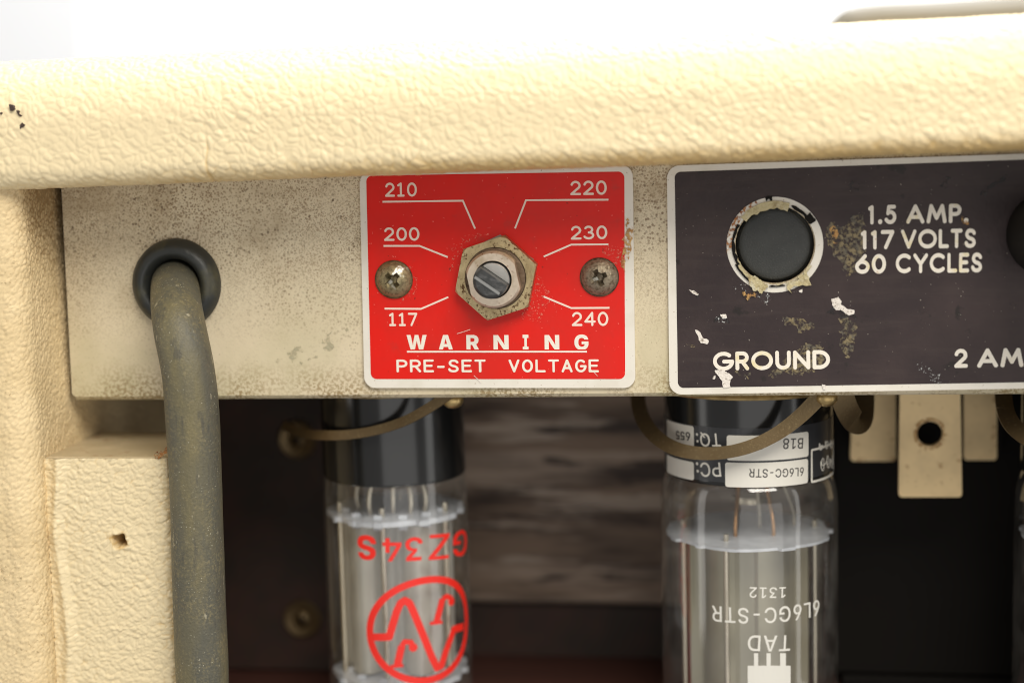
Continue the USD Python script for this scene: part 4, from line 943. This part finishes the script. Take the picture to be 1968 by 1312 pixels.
bail('tube_retainer', 'brown spring strap hooked round the labelled base of the printed power tube',
     [(1592, 742, .004), (1548, 790, .0045), (1490, 835, .0048), (1420, 864, .0050), (1350, 871, .0070), (1290, 858, .0115), (1248, 825, .018), (1228, 780, .026), (1226, 740, .032)],
     [40, 38, 34, 32, 34, 38, 40, 40, 40], (1588, 764, .005),
     [(1612, 735, .011), (1632, 795, .014), (1650, 812, .020), (1658, 785, .027), (1658, 740, .033)])
bail('tube_retainer', 'brown spring strap across the black base of the rectifier tube',
     [(884, 745, .004), (838, 775, .0045), (790, 803, .0060), (740, 822, .0078), (680, 834, .0092), (620, 836, .0125), (575, 830, .020), (545, 815, .030)],
     [26, 26, 25, 25, 26, 26, 26, 26], (870, 768, .006))
bail('tube_retainer', 'brown spring strap beside the bracket at the right edge',
     [(2130, 880, .0055), (2060, 875, .0055), (1990, 850, .0090), (1945, 815, .015), (1930, 775, .022), (1926, 740, .028)], [40, 40, 42, 44, 44, 44], None)

# --- plated bracket between the tubes
yb = .036
bk = thing('mounting_bracket', 'tarnished cream plated bracket with a drilled tongue between the power tubes', 'bracket', P(1788, 955, yb))
def plate_px(q, y, th, hole=None, r=.0008):
    g = Polygon([P2(x, yy, y) for x, yy in q]).buffer(-r).buffer(r, 6)
    if hole: g = g.difference(Point(P2(hole[0], hole[1], y)).buffer(hole[2], 24))
    t = sheet(g, lambda u, v, h: np.stack([u, y - h, v], 1), -th, 0)
    return t
obj('tongue', plate_px([(1730, 700), (1845, 700), (1849, 955), (1727, 955)], yb, .0016, (1787, 833, .0026)), bracket_metal, bk)
hb_ = P2(1787, 833, yb)
obj('rust_ring', sheet(Point(hb_).buffer(.0034, 24).difference(Point(hb_).buffer(.00262, 24)), lambda u, v, h: np.stack([u, yb - h, v], 1), -.0001, .00004), rust_tan, bk)
obj('wing', plate_px([(1640, 700), (1722, 700), (1722, 886), (1634, 886)], yb + .012, .0016, None), bracket_metal, bk)
obj('wing', plate_px([(1852, 700), (1916, 700), (1916, 884), (1852, 884)], yb + .012, .0016, None), bracket_metal, bk)
q0, q1 = P2(1640, 880, yb + .02), P2(1925, 770, yb + .02)
obj('core', rbox((q0[0] + .001, yb + .0145, q0[1] + .002), (q1[0], yb + .0215, ZCB - .0012), .0006), soot, bk)

# --- dark upright at left inside with two fixing screws, and the transformer at right
z0 = ZFLOOR
up = thing('inner_upright', 'dark wooden upright inside the cabinet behind the cable', 'upright', (P(330, 1000, .060)[0], .060, z0))
obj('post', rbox((P(330, 1000, .060)[0], .060, z0 + .0002), (P(640, 1000, .060)[0], .0745, ZCB - .001), .0006), dark_wood, up)
for (x, y, lab) in ((570, 845, 'brown washer head screw high on the dark upright behind the rectifier tube'), (580, 1190, 'brown washer head screw low on the dark upright behind the rectifier tube')):
    q = P(x, y, .059)
    t = thing('wood_screw', lab, 'screw', (q[0], .060, q[2]), 'washer head screws on the dark upright')
    obj('washer', lathe_y([(.0022, .0006), (.0040, .0010), (.0046, .0003), (.0046, -.00015), (.0022, -.00015)], (q[0], .0597, q[2]), 32), bail_metal, t, smooth=40)
    hd, _ = phillips(.0024, .0013, 30, .0012)
    obj('head', to_front(hd, (q[0], .0593, q[2])), bail_metal, t, smooth=35)
tr = thing('transformer', 'black boxed transformer deep inside the cabinet behind the power tubes', 'transformer', P(1790, 1300, .07))
x0, x1 = P(1600, 1100, .059)[0], XR - .001
obj('case', rbox((x0, .0585, z0 + .003), (x1, .0745, ZCB - .002), .001), soot, tr)
obj('flange', rbox((x0 + .002, .058, z0 + .0002), (x1, .0743, z0 + .0029), .0005), soot, tr)

# ------------------------------------------------------------------ handle on the lid
hy = .085
ha, hb = P(1628, 42, hy), P(2300, 4, hy)
hd = thing('carry_handle', 'bright metal carrying handle lying on top of the lid', 'handle', (ha[0], hy, ZLT))
n = 40; xs_ = np.linspace(0, 1, n)
ctr = spline([P(1606, 62, hy), P(1622, 46, hy), P(1650, 37, hy), P(1750, 30, hy), P(1968, 18, hy), P(2300, 5, hy)], 60)
rad = np.interp(np.arange(60), [0, 3, 8, 59], [.0018, .0026, .0026, .0036])
t = tube_mesh(ctr, rad, 24)
obj('grip', t, chrome, hd, smooth=True)
obj('end_cap', rbox((ha[0] - .004, hy - .006, ZLT + TILT * ha[0] + .0003), (ha[0] + .002, hy + .006, P(1620, 52, hy)[2]), .001), chrome, hd, smooth=True)
